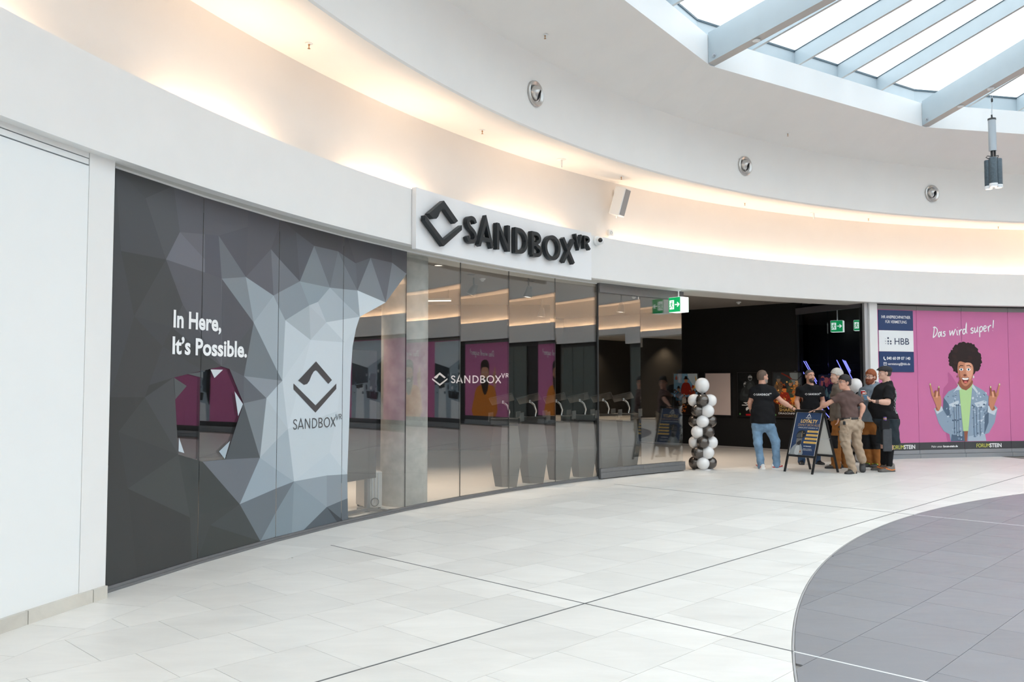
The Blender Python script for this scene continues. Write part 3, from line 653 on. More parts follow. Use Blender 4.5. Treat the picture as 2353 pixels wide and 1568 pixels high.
for k in range(4):
    s0, s1 = SL_[k] + .004, SL_[k + 1] - .004; lay_ = []
    for names, col in [( [DV[n] for n in nn], c) for nn, c in FILM] + SHARDS:
        p = clip_s(clip_s(names, s0, True), s1, False)
        if len(p) > 2 and area2(p) > 1e-4: lay_.append((p, tuple(255 * (v / 255) ** 1.17 for v in col)))
    art('film', lay_, facade, panes[k], decalm, .0015, .00003)
filmwhite = pbr('film_white', (.86, .87, .88), .4); filmdark = pbr('film_dark', (.055, .055, .058), .4)
lettering('slogan', [('In Here,', .649, 2.022, .145, .030, 'LEFT', 0, .624), ("It\u2019s Possible.", .642, 1.80, .145, .030, 'LEFT', 0, .997)], facade, panes[0], filmwhite, .005)
def poly_print(name, polys, fmap, parent, mat, lift):
    V, F = [], []
    for k, p in enumerate(polys):
        b = len(V); V += [fmap(x, y, lift + k * .00003) for x, y in p]; F += [tuple(b + i for i in t) for t in tess(p)]
    return pyd(name, V, F, mat, parent)
poly_print('logo_print', [[(2.732 + x * .362, 1.515 + y * .225) for x, y in p] for p in logo_polys()], facade, panes[2], filmdark, .005)
poly_print('wordmark_print', [[(2.366 + x * .1033, 1.083 + y * .105) for x, y in p] for ch, ps in wordmark(.10) for p in ps], facade, panes[2], filmdark, .005)

# ================================================================ FASCIA SIGN
sg = empty('shop_sign', pol(142.5, 16.7, 3.2), label='white fascia sign plate with black diamond mark and SANDBOX VR letters above the shopfront', cat='sign')
def u5(o, root=None):
    root = root or sg; o.parent = root; o.matrix_parent_inverse = Matrix.Translation(-root.location); return o
u5(quadband('plate', 16.685, 16.745, 3.15, 3.885, 135.85, 149.24, pbr('sign_white', (.83, .84, .86), .35), step=.4))
sgn_black = pbr('sign_black', (.012, .015, .018), .36, spec=.35)
def sign_pt(x, z, R): return pol(146.12 - x / (16.6 * pi / 180), R, z)
def extrude_polys(name, polys, R0, R1):
    V, F = [], []
    for p in polys:
        p = ccw(p); b = len(V); n = len(p)
        V += [sign_pt(x, z, R0) for x, z in p] + [sign_pt(x, z, R1) for x, z in p]
        F += [tuple(b + i for i in t) for t in tess(p)] + [(b + i, b + n + i, b + n + (i + 1) % n, b + (i + 1) % n) for i in range(n)]
    return u5(pyd(name, V, F, sgn_black))
for ch, ps in wordmark(.145):
    extrude_polys('letter_' + ch.lower(), [[(x * .3555, 3.343 + y * .357) for x, y in p] for p in ps], 16.60, 16.665)
lx = 16.6 * rad(147.72 - 146.12)
for p in logo_polys():
    p = [(-lx + x * .375, 3.512 + y * .235) for x, y in p]
    extrude_polys('diamond_mark', [p], 16.60, 16.665)

# ================================================================ MAGENTA HOARDING WITH THE CURLY-HAIRED WOMAN
def hz(S, z, lift=0.0): return pol(109.72 - math.degrees(S / 17.0), 17.0 - lift, z)
MAG = (200, 112, 160)
mag = pbr('magenta_film', s2l(MAG), .5, noise=.02, nscale=3)
def hoarding(nm, a_edges, label, arts, cat='hoarding'):
    h = empty(nm, pol(sum(a_edges[:2]) / 2, 17.0), label=label, cat=cat); out = []
    for a1, a0 in zip(a_edges, a_edges[1:]):
        p = u5(quadband('panel', 17.0, 17.04, .175, 3.085, a0 + .012, a1 - .012, mag, step=.5), h); out.append(p)
        u5(quadband('dark_band', 16.996, 17.04, .175, .325, a0 + .012, a1 - .012, pbr('band_dark', s2l((62, 64, 68)), .45), step=.5), h)
        u5(quadband('header', 16.99, 17.05, 3.085, 3.175, a0 + .012, a1 - .012, pbr('header_alu', (.22, .22, .22), .45, metal=.4), step=.5), h)
        u5(quadband('plinth', 16.985, 17.05, .09, .17, a0 + .012, a1 - .012, pbr('plinth_alu', (.30, .32, .345), .4, metal=.4), step=.5), h)
        u5(quadband('plinth_foot', 16.96, 17.05, .0, .085, a0 + .012, a1 - .012, MATS['plinth_alu'], step=.5), h)
    u5(quadband('backing', 17.05, 17.1, 0, 3.2, a_edges[-1], a_edges[0], black, step=1), h)
    return h, out
ED = [109.72, 106.15, 102.37, 98.58, 94.8, 91.0, 87.2]
hd1, hp = hoarding('advertising_hoarding', ED, 'magenta panelled advertising hoarding with laughing curly-haired woman in denim jacket', None)
def cz(p): return (1.2065 + .001847 * p[0], 2.583 - .001578 * p[1])     # sketch units of the portrait -> metres on the wall
def K(pts, sm=0):
    q = [cz(p) for p in pts]; return smooth_poly(q, sm) if sm else q
SK, SKd, SKl = (196, 132, 104), (150, 92, 70), (224, 164, 136)
DN, DNd, DNl, DNw = (140, 160, 180), (84, 104, 126), (166, 184, 200), (196, 208, 218)
random.seed(3)
hair = []
for k in range(64):
    t = 2 * pi * k / 64; r = 1 + random.uniform(-.055, .075); hair.append((566 + 216 * r * math.cos(t), 330 - 212 * r * math.sin(t) - (18 if math.sin(t) > .7 else 0)))
L = [(K([(470, 700), (340, 500), (330, 640), (250, 800), (300, 1420), (480, 1420), (480, 760)], 3), (182, 96, 144)), (K(hair), (38, 26, 28))]
L += [(K(ell(410 + 60 * random.random() + 200 * (k % 2), 180 + 270 * random.random(), 34, 22, 10, random.random())), (44 + 3 * (k % 3), 31, 32), 3) for k in range(16)]
L += [(K([(345, 1425), (330, 1330), (260, 1290), (190, 1180), (130, 985), (235, 955), (300, 1100), (250, 1000), (275, 830), (330, 760), (460, 700), (500, 760), (540, 1425)], 0), DN),
      (K([(565, 1425), (610, 800), (650, 660), (800, 750), (860, 830), (850, 980), (940, 950), (972, 985), (930, 1180), (850, 1320), (790, 1340), (815, 1425)], 0), DN),
      (K([(265, 840), (330, 930), (350, 1110), (300, 1080), (250, 990)]), DNd), (K([(860, 930), (800, 1100), (790, 1340), (850, 1180)]), DNd),
      (K([(345, 1425), (360, 1330), (520, 1360), (525, 1425)]), DNd), (K([(575, 1425), (580, 1360), (800, 1330), (815, 1425)]), DNl),
      (K([(330, 930), (460, 880), (470, 905), (430, 965), (350, 965)]), DNw), (K([(670, 915), (800, 880), (840, 900), (800, 975), (700, 970)]), DNw),
      (K([(140, 985), (235, 955), (250, 1010), (170, 1060)]), DNw), (K([(850, 950), (945, 1000), (972, 985), (930, 1080), (840, 1040)]), DNw)]
for k in range(150):                                     # mottled wash of the denim
    x, y = random.uniform(300, 830), random.uniform(780, 1400)
    if 490 < x < 640 or (y > 1180 and not 370 < x < 770): continue
    L.append((K(ell(x, y, random.uniform(5, 16), random.uniform(5, 20), 8, random.random() * 3)), random.choice([DNd, DNl, DNw, (118, 138, 160), DNl]), 40))
for x in (395, 425, 455, 655, 690, 735): L.append((K(rect(x, 960, x + 6, 1360)), DNd))
L += [(K([(470, 670), (440, 650), (500, 740), (600, 740), (660, 660), (640, 640), (600, 830), (575, 1290), (515, 1290), (520, 900)]), (176, 212, 150)), (K([(470, 690), (650, 660), (580, 1290), (512, 1290)]), (176, 212, 150)),
      (K([(520, 1290), (575, 1290), (555, 1425), (528, 1425)]), SKd), (K([(505, 1290), (523, 1290), (530, 1425), (500, 1425)]), DNd),
      (K([(392, 775), (470, 665), (500, 735), (430, 745), (400, 770)]), DNw), (K([(640, 700), (655, 660), (720, 760), (710, 790)]), DNw),
      (K([(482, 600), (640, 600), (650, 660), (565, 745), (475, 690)], 2), SKd), 
      (K([(468, 380), (500, 355), (560, 372), (630, 375), (665, 420), (668, 500), (640, 610), (600, 665), (560, 690), (520, 665), (480, 590), (458, 480)], 4), SK),
      (K([(560, 380), (630, 378), (655, 430), (655, 520), (620, 600), (590, 560), (565, 470)], 3), SKl), (K([(470, 400), (480, 580), (505, 640), (490, 540), (478, 440)], 2), SKd),
      (K(ell(668, 565, 9, 18)), (225, 225, 222)), (K(ell(452, 560, 7, 15)), (120, 80, 60)),
      (K(ell(507, 464, 27, 18)), (245, 245, 245)), (K(ell(604, 464, 27, 18)), (245, 245, 245)), (K(ell(507, 464, 12, 15)), (90, 110, 130)), (K(ell(604, 464, 12, 15)), (90, 110, 130)),
      (K(ell(507, 465, 6, 8)), (15, 15, 18)), (K(ell(604, 465, 6, 8)), (15, 15, 18)),
      (K([(474, 432), (498, 404), (536, 412), (536, 420), (500, 414), (478, 438)]), (40, 26, 24)), (K([(576, 412), (614, 402), (642, 430), (638, 436), (612, 412), (577, 420)]), (40, 26, 24)),
      (K([(530, 540), (552, 525), (575, 540), (560, 556), (545, 556)], 2), (120, 66, 52)),
      (K([(508, 570), (555, 580), (606, 570), (595, 625), (560, 655), (525, 630)], 3), (120, 44, 42)), (K([(516, 576), (555, 582), (600, 576), (592, 602), (555, 606), (524, 600)], 2), (245, 240, 236)), (K(ell(560, 634, 22, 13)), (226, 120, 112))]
def horns(mx, ox):
    f = lambda x, y: (ox + mx * x, y)
    fn = lambda a, b, w0, w1: [f(a[0] - w0, a[1]), f(b[0] - w1, b[1]), f(b[0] + w1, b[1]), f(a[0] + w0, a[1])]
    return [(K([f(105, 810), f(130, 780), f(205, 790), f(228, 860), f(222, 960), f(190, 1020), f(150, 1000), f(160, 950)], 2), SK), (K(fn((120, 820), (85, 668), 17, 9)), SK), (K(fn((195, 820), (200, 705), 15, 9)), SKd),
            (K(fn((140, 830), (160, 745), 15, 13)), SKd), (K(fn((168, 840), (178, 760), 14, 11)), SKl), (K(ell(*f(84, 664), 8, 14)), (206, 220, 150)), (K(ell(*f(201, 700), 8, 13)), (206, 220, 150)),
            (K([f(150, 985), f(190, 1020), f(165, 960)]), SKd)]
L = [(*l, k if k < 40 else 42 + (k - 90) * .5) if len(l) == 2 else l for k, l in enumerate(L)]
L += [(*l, 70 + k) for k, l in enumerate(horns(1, 0) + horns(-1, 1088))]
pr = art('portrait_print', L, hz, hp[1], printm, .002, .0001, .08)
whitep = pbr('print_white', (.86, .87, .88), .45); yell = pbr('print_yellow', s2l((214, 216, 92)), .45); darkp = pbr('print_navy_text', s2l((30, 48, 78)), .45)
HAND = [[(0, 0), (.10, .62), (.14, 1.0)], [(.02, .97), (.20, 1.0), (.40, .80), (.42, .52), (.25, .18), (-.02, -.02)], [(.78, .36), (.66, .46), (.54, .34), (.52, .10), (.62, 0), (.76, .30), (.82, .48), (.82, .1), (.90, .0)],
        [(1.22, .42), (1.08, .46), (1.02, .34), (1.18, .2), (1.12, .02), (.96, .04)],
        [(1.66, .52), (1.70, .06), (1.92, .44), (1.98, .04), (2.22, .60)], [(2.36, .46), (2.38, .04), (2.46, .02)], [(2.42, .72), (2.43, .74)], [(2.58, .48), (2.60, .02), (2.62, .28), (2.78, .48), (2.86, .44)],
        [(3.22, .40), (3.06, .50), (2.94, .36), (2.94, .10), (3.04, .02), (3.18, .22), (3.30, 1.04), (3.26, .3), (3.34, .04)],
        [(3.96, .48), (3.82, .52), (3.74, .38), (3.94, .2), (3.88, .02), (3.70, .06)], [(4.10, .54), (4.08, .18), (4.16, .04), (4.34, .3), (4.38, .54), (4.36, .2), (4.42, .04)],
        [(4.58, .54), (4.56, -.46)], [(4.58, .40), (4.72, .58), (4.86, .44), (4.80, .16), (4.66, .06), (4.58, .16)], [(4.98, .28), (5.20, .40), (5.16, .58), (5.02, .56), (4.96, .30), (5.04, .06), (5.22, .12)],
        [(5.38, .54), (5.42, .06), (5.42, .34), (5.58, .58), (5.68, .54)], [(5.92, 1.08), (5.84, .30)], [(5.82, .04), (5.83, .06)]]
def handwriting(name, x0, z0, h, wd, rise, fmap, parent):
    for word in (HAND[:4], HAND[4:9], HAND[9:]):
        ps = []
        for s in word:
            pts = smooth_poly(s, 4, False) if len(s) > 2 else s
            ps += stroke([(x0 + a * wd / 5.95, z0 + b * h + rise * a / 5.95) for a, b in pts], .024)
        poly_print(name, ps, fmap, parent, whitep, .003)
handwriting('slogan', 1.47, 2.52, .215, 1.50, .16, hz, hp[1])
def forum(x, z, h, fmap, parent):
    v, f, wd = text2d('FORUM', h / .727, .012); lettering('forum_logo', [('FORUM', x, z, h, .0, 'LEFT', 0, .31)], fmap, parent, yell, .0055)
    lettering('forum_logo', [('STEIN', x + .315, z, h, .028, 'LEFT', 0, .285)], fmap, parent, whitep, .0055)
forum(.35, .20, .085, hz, hp[0]); forum(2.47, .20, .085, hz, hp[2]); forum(4.2, .20, .085, hz, hp[3])
lettering('web_line', [('Mehr unter', 1.36, .215, .045, .0, 'LEFT', 0, .27), ('forum-stein.de', 1.65, .215, .045, .03, 'LEFT', 0, .36)], hz, hp[1], whitep, .0055)
# letting sign: three plates on the hoarding
ls = empty('letting_sign', pol(108, 16.98, 1.8), label='navy and white letting sign with HBB name and phone number on the magenta hoarding', cat='sign')
navy = pbr('navy_plate', s2l((26, 58, 104)), .4)
for nm, z0, z1, m in (('plate', 2.655, 3.07, navy), ('plate', 2.215, 2.65, pbr('white_plate', (.80, .83, .85), .4)), ('plate', 1.79, 2.21, navy)):
    u5(quadband(nm, 16.984, 16.998, z0, z1, 106.48, 109.44, m, step=.4), ls)
hzl = lambda S, z, lift=0.0: hz(S, z, .016 + lift)
def u6(o): return [u5(x, ls) for x in o] if isinstance(o, list) else u5(o, ls)
u6(lettering('wording', [('IHR ANSPRECHPARTNER', .525, 2.90, .062, .012, 'CENTER', 0, .74), ('F\u00dcR VERMIETUNG', .525, 2.80, .062, .004, 'CENTER', 0, .54), ('040 60 09 07 140', .27, 2.045, .062, .02, 'LEFT', 0, .60), ('vermietung@hbb.de', .29, 1.935, .05, .008, 'LEFT', 0, .57)], hzl, None, whitep, .001))
u6(lettering('company_name', [('HBB', .48, 2.36, .14, .004, 'LEFT', 0, .37)], hzl, None, darkp, .001))
dots = [(ell(.25 + .065 * i, 2.375 + .05 * j, r, r, 12), c) for i, j, r, c in ((0, 0, .008, (60, 70, 90)), (0, 1, .018, (190, 195, 202)), (0, 2, .008, (170, 178, 188)), (1, 0, .022, (150, 158, 170)), (1, 1, .02, (40, 54, 80)), (1, 2.3, .02, (30, 44, 72)), (2, 0, .018, (30, 44, 72)), (2, 1, .02, (50, 62, 88)))]
for d_ in dots: u6(art('company_dot', [d_], hzl, None, printm, .002))
u6(poly_print('phone_icon', stroke([(.20, 2.105), (.195, 2.07), (.215, 2.045), (.245, 2.04)], .022), hzl, None, whitep, .001))
u6(poly_print('mail_icon', stroke([(.19, 1.93), (.26, 1.93), (.26, 1.985), (.19, 1.985)], .009, True) + stroke([(.19, 1.982), (.225, 1.955), (.26, 1.982)], .008), hzl, None, whitep, .001))

# ================================================================ FAR SIDE OF THE COURT (seen mirrored in the shop glass)
ED2 = [87.0, 83.2, 79.6, 76.0, 72.4, 68.7, 64.6]
hd2, hq = hoarding('photo_hoarding', ED2, 'magenta hoarding with bearded man in orange jumper, mirrored in the shop glass', None)
def hz2(S, z, lift=0.0): return pol(73.2 - math.degrees(S / 17.0), 17.0 - lift, z)
handwriting('slogan', .75, 2.56, .21, 1.5, .12, hz2, hq[4])
L = [(smooth_poly([(.62, .33), (.60, 1.1), (.74, 1.42), (1.0, 1.50), (1.55, 1.50), (1.85, 1.38), (2.0, 1.0), (2.06, .33)], 3), (216, 126, 40)), (smooth_poly([(1.08, 1.45), (1.08, 1.9), (1.13, 2.2), (1.32, 2.28), (1.5, 2.2), (1.56, 1.9), (1.55, 1.45)], 3), (206, 150, 120)),
     (smooth_poly([(1.06, 1.9), (1.06, 2.3), (1.2, 2.44), (1.44, 2.44), (1.58, 2.3), (1.58, 1.9), (1.5, 2.15), (1.15, 2.15)], 3), (40, 28, 24)),
     (smooth_poly([(1.07, 1.85), (1.2, 1.75), (1.32, 1.79), (1.45, 1.75), (1.57, 1.85), (1.55, 1.5), (1.42, 1.2), (1.30, 1.12), (1.18, 1.25), (1.1, 1.5)], 3), (48, 30, 24)), (ell(1.32, 1.66, .10, .05), (230, 220, 214)),
     (ell(1.22, 1.98, .04, .02), (240, 240, 240)), (ell(1.43, 1.98, .04, .02), (240, 240, 240)), (ell(1.22, 1.98, .018, .02), (20, 20, 20)), (ell(1.43, 1.98, .018, .02), (20, 20, 20)),
     (smooth_poly([(.66, 1.3), (.60, 1.7), (.62, 2.0), (.70, 2.2), (.74, 2.0), (.82, 1.9), (.80, 1.6)], 2), (206, 150, 120))]
art('portrait_print', [([(a, b) for a, b in p], c) for p, c in L], hz2, hq[4], printm, .002, .0002, .1)
def hz3(S, z, lift=0.0): return pol(80.2 - math.degrees(S / 17.0), 17.0 - lift, z)
L = [(rect(0, .33, 1.83, 3.06), (150, 166, 178)), ([(0, 3.06), (1.83, 3.06), (1.83, 2.3), (1.0, 2.1), (0, 2.5)], (196, 206, 214)), ([(.9, 2.1), (1.83, 2.3), (1.83, 1.5), (.9, 1.6)], (52, 62, 70)), ([(0, 2.4), (.35, 2.2), (.35, 1.3), (0, 1.2)], (70, 84, 92)),
     ([(.45, 1.9), (.8, 1.9), (.8, .5), (.45, .5)], (120, 136, 148)), ([(1.15, 1.5), (1.55, 1.5), (1.6, .33), (1.1, .33)], (205, 212, 218)), ([(.3, 1.25), (1.0, 1.3), (.95, 1.05), (.35, 1.0)], (30, 34, 40)), ([(.2, .9), (.8, 1.0), (.8, .33), (.15, .33)], (214, 220, 226)),
     (smooth_poly([(.0, 2.2), (.12, 2.0), (.2, 1.6), (.14, 1.1), (0, .9)], 3), (30, 36, 42)), ([(1.2, 1.55), (1.6, 1.5), (1.55, 1.38), (1.2, 1.42)], (24, 26, 30))]
for k in range(26): L.append((ell(random.uniform(.3, 1.7), random.uniform(1.2, 2.0), random.uniform(.02, .06), random.uniform(.03, .12), 7), random.choice([(40, 48, 56), (90, 104, 116), (200, 206, 212), (60, 80, 92)])))
art('shop_photo_print', L, hz3, hq[2], printm, .002, .0002, .1)
gp = empty('dark_shopfront', pol(58, 17), label='plain grey-green closed shopfront panels across the court, mirrored in the glass', cat='shopfront')
for a0, a1 in ((54.6, 56.9), (57.0, 59.3), (59.4, 62.0)): u5(quadband('panel', 17.0, 17.05, 0.1, 3.05, a0, a1, pbr('grey_green', (.115, .135, .130), .35), step=.6), gp)
u5(quadband('frame', 17.0, 17.08, 3.05, 3.2, 54.6, 64.5, charcoal, step=.6), gp); u5(quadband('base', 17.0, 17.08, 0, .1, 54.6, 64.5, charcoal, step=.6), gp); u5(quadband('dark_bay', 17.06, 17.1, .1, 3.05, 62, 64.5, black, step=.6), gp)
o = quadband('wall_right', 17.12, 17.3, 0, 3.2, 54.6, 109.7, charcoal); o['kind'] = 'structure'
# ================================================================ CEILING FITTINGS
def sprinkler(loc, label, group):
    t = empty('sprinkler', loc, label=label, cat='sprinkler', group=group)
    latheo('escutcheon', [(.038, 0), (.036, -.004), (.012, -.007)], white2, t, 14, cap1=True)
    latheo('body', [(.009, -.005), (.009, -.02), (.005, -.022), (.005, -.045), (.014, -.047), (.014, -.05)], brass, t, 10, cap1=True)
for i, a in enumerate((156.38, 145.13, 133.77, 122.7, 111.52, 100.36)):
    where = ['above the left shopfront film', 'above the left end of the shop sign', 'above the wall speaker', 'above the open entrance', 'above the white pier', 'above the magenta hoarding'][i]
    sprinkler(pol(a, 16.56, 4.852), 'small brass sprinkler on the lit lower ceiling ' + where, 'sprinklers on the lower ceiling')
for i, a in enumerate((144.94, 122.49)):
    R = 15.62; z = 5.82 + .38 * (15.95 - R) / (15.95 - sky_R(a)) - .004
    sprinkler(pol(a, R, z), 'small brass sprinkler on the upper ceiling ' + ('left of the skylight corner' if i == 0 else 'below the skylight edge'), 'sprinklers on the upper ceiling')
for i, a in enumerate((138.78, 116.36)):
    t = empty('smoke_detector', pol(a, 16.58, 4.853), label='white rod detector hanging from the lower ceiling ' + ('above the shop sign letters' if i == 0 else 'above the entrance right end'), cat='detector', group='rod detectors')
    latheo('plate', [(.07, 0), (.068, -.006), (.02, -.01)], white2, t, 18, cap1=True); latheo('rod', [(.016, -.008), (.016, -.12), (.010, -.125)], white2, t, 12, cap1=True)
steel_ring = pbr('brushed_steel', (.60, .58, .56), .28, metal=1.0, noise=.05, nscale=30)
for i, a in enumerate((144.01, 125.19, 107.96)):
    lab = ['largest steel eyeball downlight, above and left of the shop sign', 'steel eyeball downlight left of the skylight pendant, above the entrance', 'rightmost small steel eyeball downlight, beside the pendant lamp'][i]
    t = empty('eyeball_downlight', pol(a, 15.942, 5.30), rad(a) + pi, lab, 'downlight', 'eyeball downlights')
    M = Matrix.Rotation(pi / 2, 4, 'Y')                    # local x points into the court
    latheo('ring', [(.168, 0), (.165, .022), (.15, .028), (.112, .012), (.105, -.03)], steel_ring, t, 40, M)
    M2 = Matrix.Translation((.0, 0, 0)) @ Matrix.Rotation(rad(28), 4, 'Z') @ Matrix.Rotation(rad(22), 4, 'Y') @ Matrix.Rotation(pi / 2, 4, 'Y')
    latheo('eyeball', [(.100, -.04), (.1, .0), (.093, .03), (.080, .050), (.068, .056)], steel_ring, t, 36, M2)
    latheo('lamp_recess', [(.068, .056), (.055, .01), (.045, -.05), (.0, -.05)], black, t, 24, M2)
# pendant lamp with three dark cylinders
pl = empty('pendant_lamp', (8.0, 14.02, 4.82), rad(-30), label='hanging pendant lamp of grey tube and three dark cylinders under the skylight', cat='lamp')
latheo('gear_tube', [(.05, .53), (.052, .53), (.052, 1.00), (.0, 1.01)], pbr('tube_grey', (.40, .44, .48), .4, metal=.5), pl, 24, cap0=True)
latheo('tube_cap', [(.056, .99), (.056, 1.015), (.0, 1.015)], charcoal, pl, 24, cap0=True)
dkc = pbr('lamp_dark', (.075, .10, .12), .38, metal=.4, noise=.25, nscale=40); rimm = pbr('lamp_rim', (.80, .82, .84), .3); glow = emis('lamp_glow', (1, .78, .58), 2.2)
for k, (dx, dy, dz) in enumerate(((-.062, .02, -.02), (.0, -.055, 0), (.062, .02, -.012))):
    M = Matrix.Translation((dx, dy, dz)); c = latheo('cylinder', [(.0, .42), (.052, .42), (.055, .41), (.055, .035)], dkc, pl, 22, M)
    r = latheo('rim', [(.057, .036), (.057, .016), (.052, .016), (.052, .008), (.056, .006), (.056, -.01), (.045, -.012)], rimm, c, 22, M); latheo('glow', [(.046, -.008), (.0, -.004)], glow, c, 20, M)
for k, dx in enumerate((-.012, .025)): tubeo('plug', [(dx, 0, .53), (dx, 0, .445)], .016, black, pl)
tubeo('cable', [(-.01, 0, .45), (-.07, -.02, .46), (-.09, -.02, .44), (-.05, 0, .42)], .006, black, pl); tubeo('cable', [(.02, 0, .45), (.07, .02, .46), (.06, .02, .42)], .006, black, pl)
pl.scale = (1.13, 1.13, 1.13)
tubeo('wire', [(.0, 0, 1.01), (.012, 0, 1.2), (-.012, 0, 1.3), (.0, .0, 1.47)], .0035, silver, pl, 6); tubeo('wire', [(.02, 0, 1.01), (-.004, 0, 1.1), (.016, 0, 1.3), (.01, 0, 1.47)], .003, silver, pl, 6)
latheo('wire_grip', [(.008, 1.26), (.012, 1.27), (.012, 1.31), (.006, 1.32)], black, pl, 10, Matrix.Translation((.01, 0, 0)), True, True)
box('ceiling_plate', (0, 0, 1.462), (.09, .09, .015), white2, pl)
box('hook', (0, 0, 1.04), (.02, .03, .06), black, pl)

# ================================================================ ON THE WALL ABOVE THE FASCIA
spk = empty('wall_speaker', pol(133.15, 16.98, 4.5), rad(133.15) + pi, 'white box loudspeaker with grey grille on the warm-lit cove wall', 'speaker')
Rm = Matrix.Rotation(rad(14), 3, 'Z') @ Matrix.Rotation(rad(17), 3, 'Y')
bm = bmesh.new(); bx(bm, .24, .0, 0, .19, .21, .46, Rm.copy(), .012); bmobj('cabinet', bm, white2, spk)
gc = Vector((.24, .0, 0)) + Rm @ Vector((.092, 0, 0))
bm = bmesh.new(); bx(bm, *gc, .014, .18, .42, Rm.copy(), .004); bmobj('grille', bm, pbr('grille_grey', (.30, .31, .32), .6), spk)
tubeo('arm', [(0, .12, -.02), (.12, .07, 0), (.2, 0, 0)], .014, white2, spk); box('wall_plate', (.01, .12, 0), (.02, .07, .16), white2, spk, .004)
box('junction_box', (.03, .17, .20), (.06, .09, .12), white2, spk, .006); tubeo('cable', [(.03, .17, .14), (.04, .16, -.12), (.06, .12, -.22), (.15, .03, -.18)], .007, white2, spk)
so = empty('wall_socket', pol(133.06, 16.995, 4.02), rad(133.06) + pi, 'small white socket box at the foot of the cove wall', 'socket')
box('box', (.025, 0, 0), (.05, .10, .11), white2, so, .006); latheo('insert', [(.03, .0), (.028, .004), (.014, -.004)], pbr('socket_grey', (.5, .5, .5), .5), so, 16, Matrix.Translation((.05, 0, 0)) @ Matrix.Rotation(pi / 2, 4, 'Y'), cap1=True)
dc = empty('dome_camera', pol(135.15, 16.745, 3.79), rad(135.15) + pi, 'white round security camera on the fascia right of the sign', 'camera')
MX = Matrix.Rotation(pi / 2, 4, 'Y')
latheo('base', [(.075, 0), (.075, .035), (.06, .045)], white2, dc, 24, MX, cap1=True)
latheo('head', [(.0, -.07), (.05, -.05), (.062, 0), (.05, .045), (.035, .06)], white2, dc, 22, Matrix.Translation((.075, .0, -.005)) @ Matrix.Rotation(rad(-50), 4, 'Z') @ MX)
latheo('lens', [(.036, .058), (.02, .07), (.0, .073)], black_gloss, dc, 18, Matrix.Translation((.075, .0, -.005)) @ Matrix.Rotation(rad(-50), 4, 'Z') @ MX)

# ================================================================ SHOP CEILING FITTINGS
def downlight(nm, loc, lit, label, group, r=.085):
    t = empty(nm, loc, label=label, cat='downlight', group=group)
    latheo('ring', [(r, 0), (r - .004, -.008), (r - .018, -.006), (r - .02, .004)], pbr('ring_grey', (.16, .15, .14), .4), t, 22)
    latheo('lens', [(r - .02, .002), (0, .0)], emis('downlight_glow', (1, .82, .66), 3.0) if lit else charcoal, t, 20); return t
for p, lit, lab in (((-1.15, 13.27), 1, 'lit recessed downlight in the shop ceiling just right of the concrete column'), ((-.69, 14.39), 0, 'unlit recessed disc in the shop ceiling behind the second clear pane'),
                    ((.17, 14.39), 1, 'lit recessed downlight near the glass behind the third clear pane'), ((.33, 15.31), 0, 'unlit recessed disc in the shop ceiling behind the third clear pane'),
                    ((4.8, 18.27), 1, 'lit recessed downlight in the entrance ceiling, left of two dark discs'), ((5.42, 18.45), 0, 'dark recessed disc in the entrance ceiling beside the lit downlight'), ((5.78, 19.24), 0, 'rearmost dark disc in the entrance ceiling near the poster wall'),
                    ((3.6, 16.55), 0, 'dark recessed disc in the entrance ceiling by the exit sign')):
    downlight('recessed_downlight', (*p, 3.398), lit, lab, 'recessed shop downlights')
def track_spot(loc, yaw, tilt, label):
    t = empty('track_spot', loc, yaw, label, 'spotlight', 'cone spotlights in the shop')
    M = Matrix.Rotation(tilt, 4, 'Y')
    latheo('cone', [(.03, .09), (.045, .085), (.085, -.11), (.075, -.11)], pbr('spot_grey', (.10, .10, .10), .45), t, 22, M, cap0=True)
    latheo('lens', [(.076, -.10), (.0, -.09)], emis('spot_glow', (1, .86, .74), 3.0), t, 20, M); tubeo('stem', [(0, 0, .08), (0, 0, 3.4 - loc[2])], .012, charcoal, t)
for p, y, ti, lab in (((.29, 14.89, 3.17), 0, .15, 'dark cone spotlight hanging behind the third clear pane'), ((.65, 18.61, 3.12), 0, .1, 'far cone spotlight hanging at the back, seen through the third pane'), ((2.24, 17.43, 3.12), 0, .1, 'cone spotlight hanging behind the sliding door panes'),
                      ((-.67, 14.86, 3.2), 0, .5, 'cone spotlight tilted toward the court with bright lens, second clear pane')):
    track_spot(p, y, ti, lab)
for p, lab in (((-.52, 14.93, 3.4), 'round detector on the shop ceiling behind the second pane'), ((2.58, 17.99, 3.4), 'white round detector on the shop ceiling behind the sliding door'), ((5.13, 19.24, 3.4), 'bright small sprinkler rose in front of the poster wall')):
    t = empty('ceiling_detector', p, label=lab, cat='detector'); latheo('base', [(.055, 0), (.055, -.02), (.04, -.03)], white2, t, 18, cap1=True); latheo('head', [(.03, -.03), (.028, -.05), (.012, -.056)], white2, t, 14, cap1=True)
lt = empty('linear_lamp', (-1.45, 16.8, 3.18), rad(-8), 'short flat bright ceiling lamp seen right of the concrete column', 'lamp'); box('housing', (0, 0, .03), (.5, .14, .04), white2, lt, .005); box('diffuser', (0, 0, .005), (.48, .12, .01), emis('linear_glow', (1, .86, .7), 1.8), lt)
for dx in (-.2, .2): tubeo('wire', [(dx, 0, .05), (dx, 0, .22)], .004, black, lt, 6)

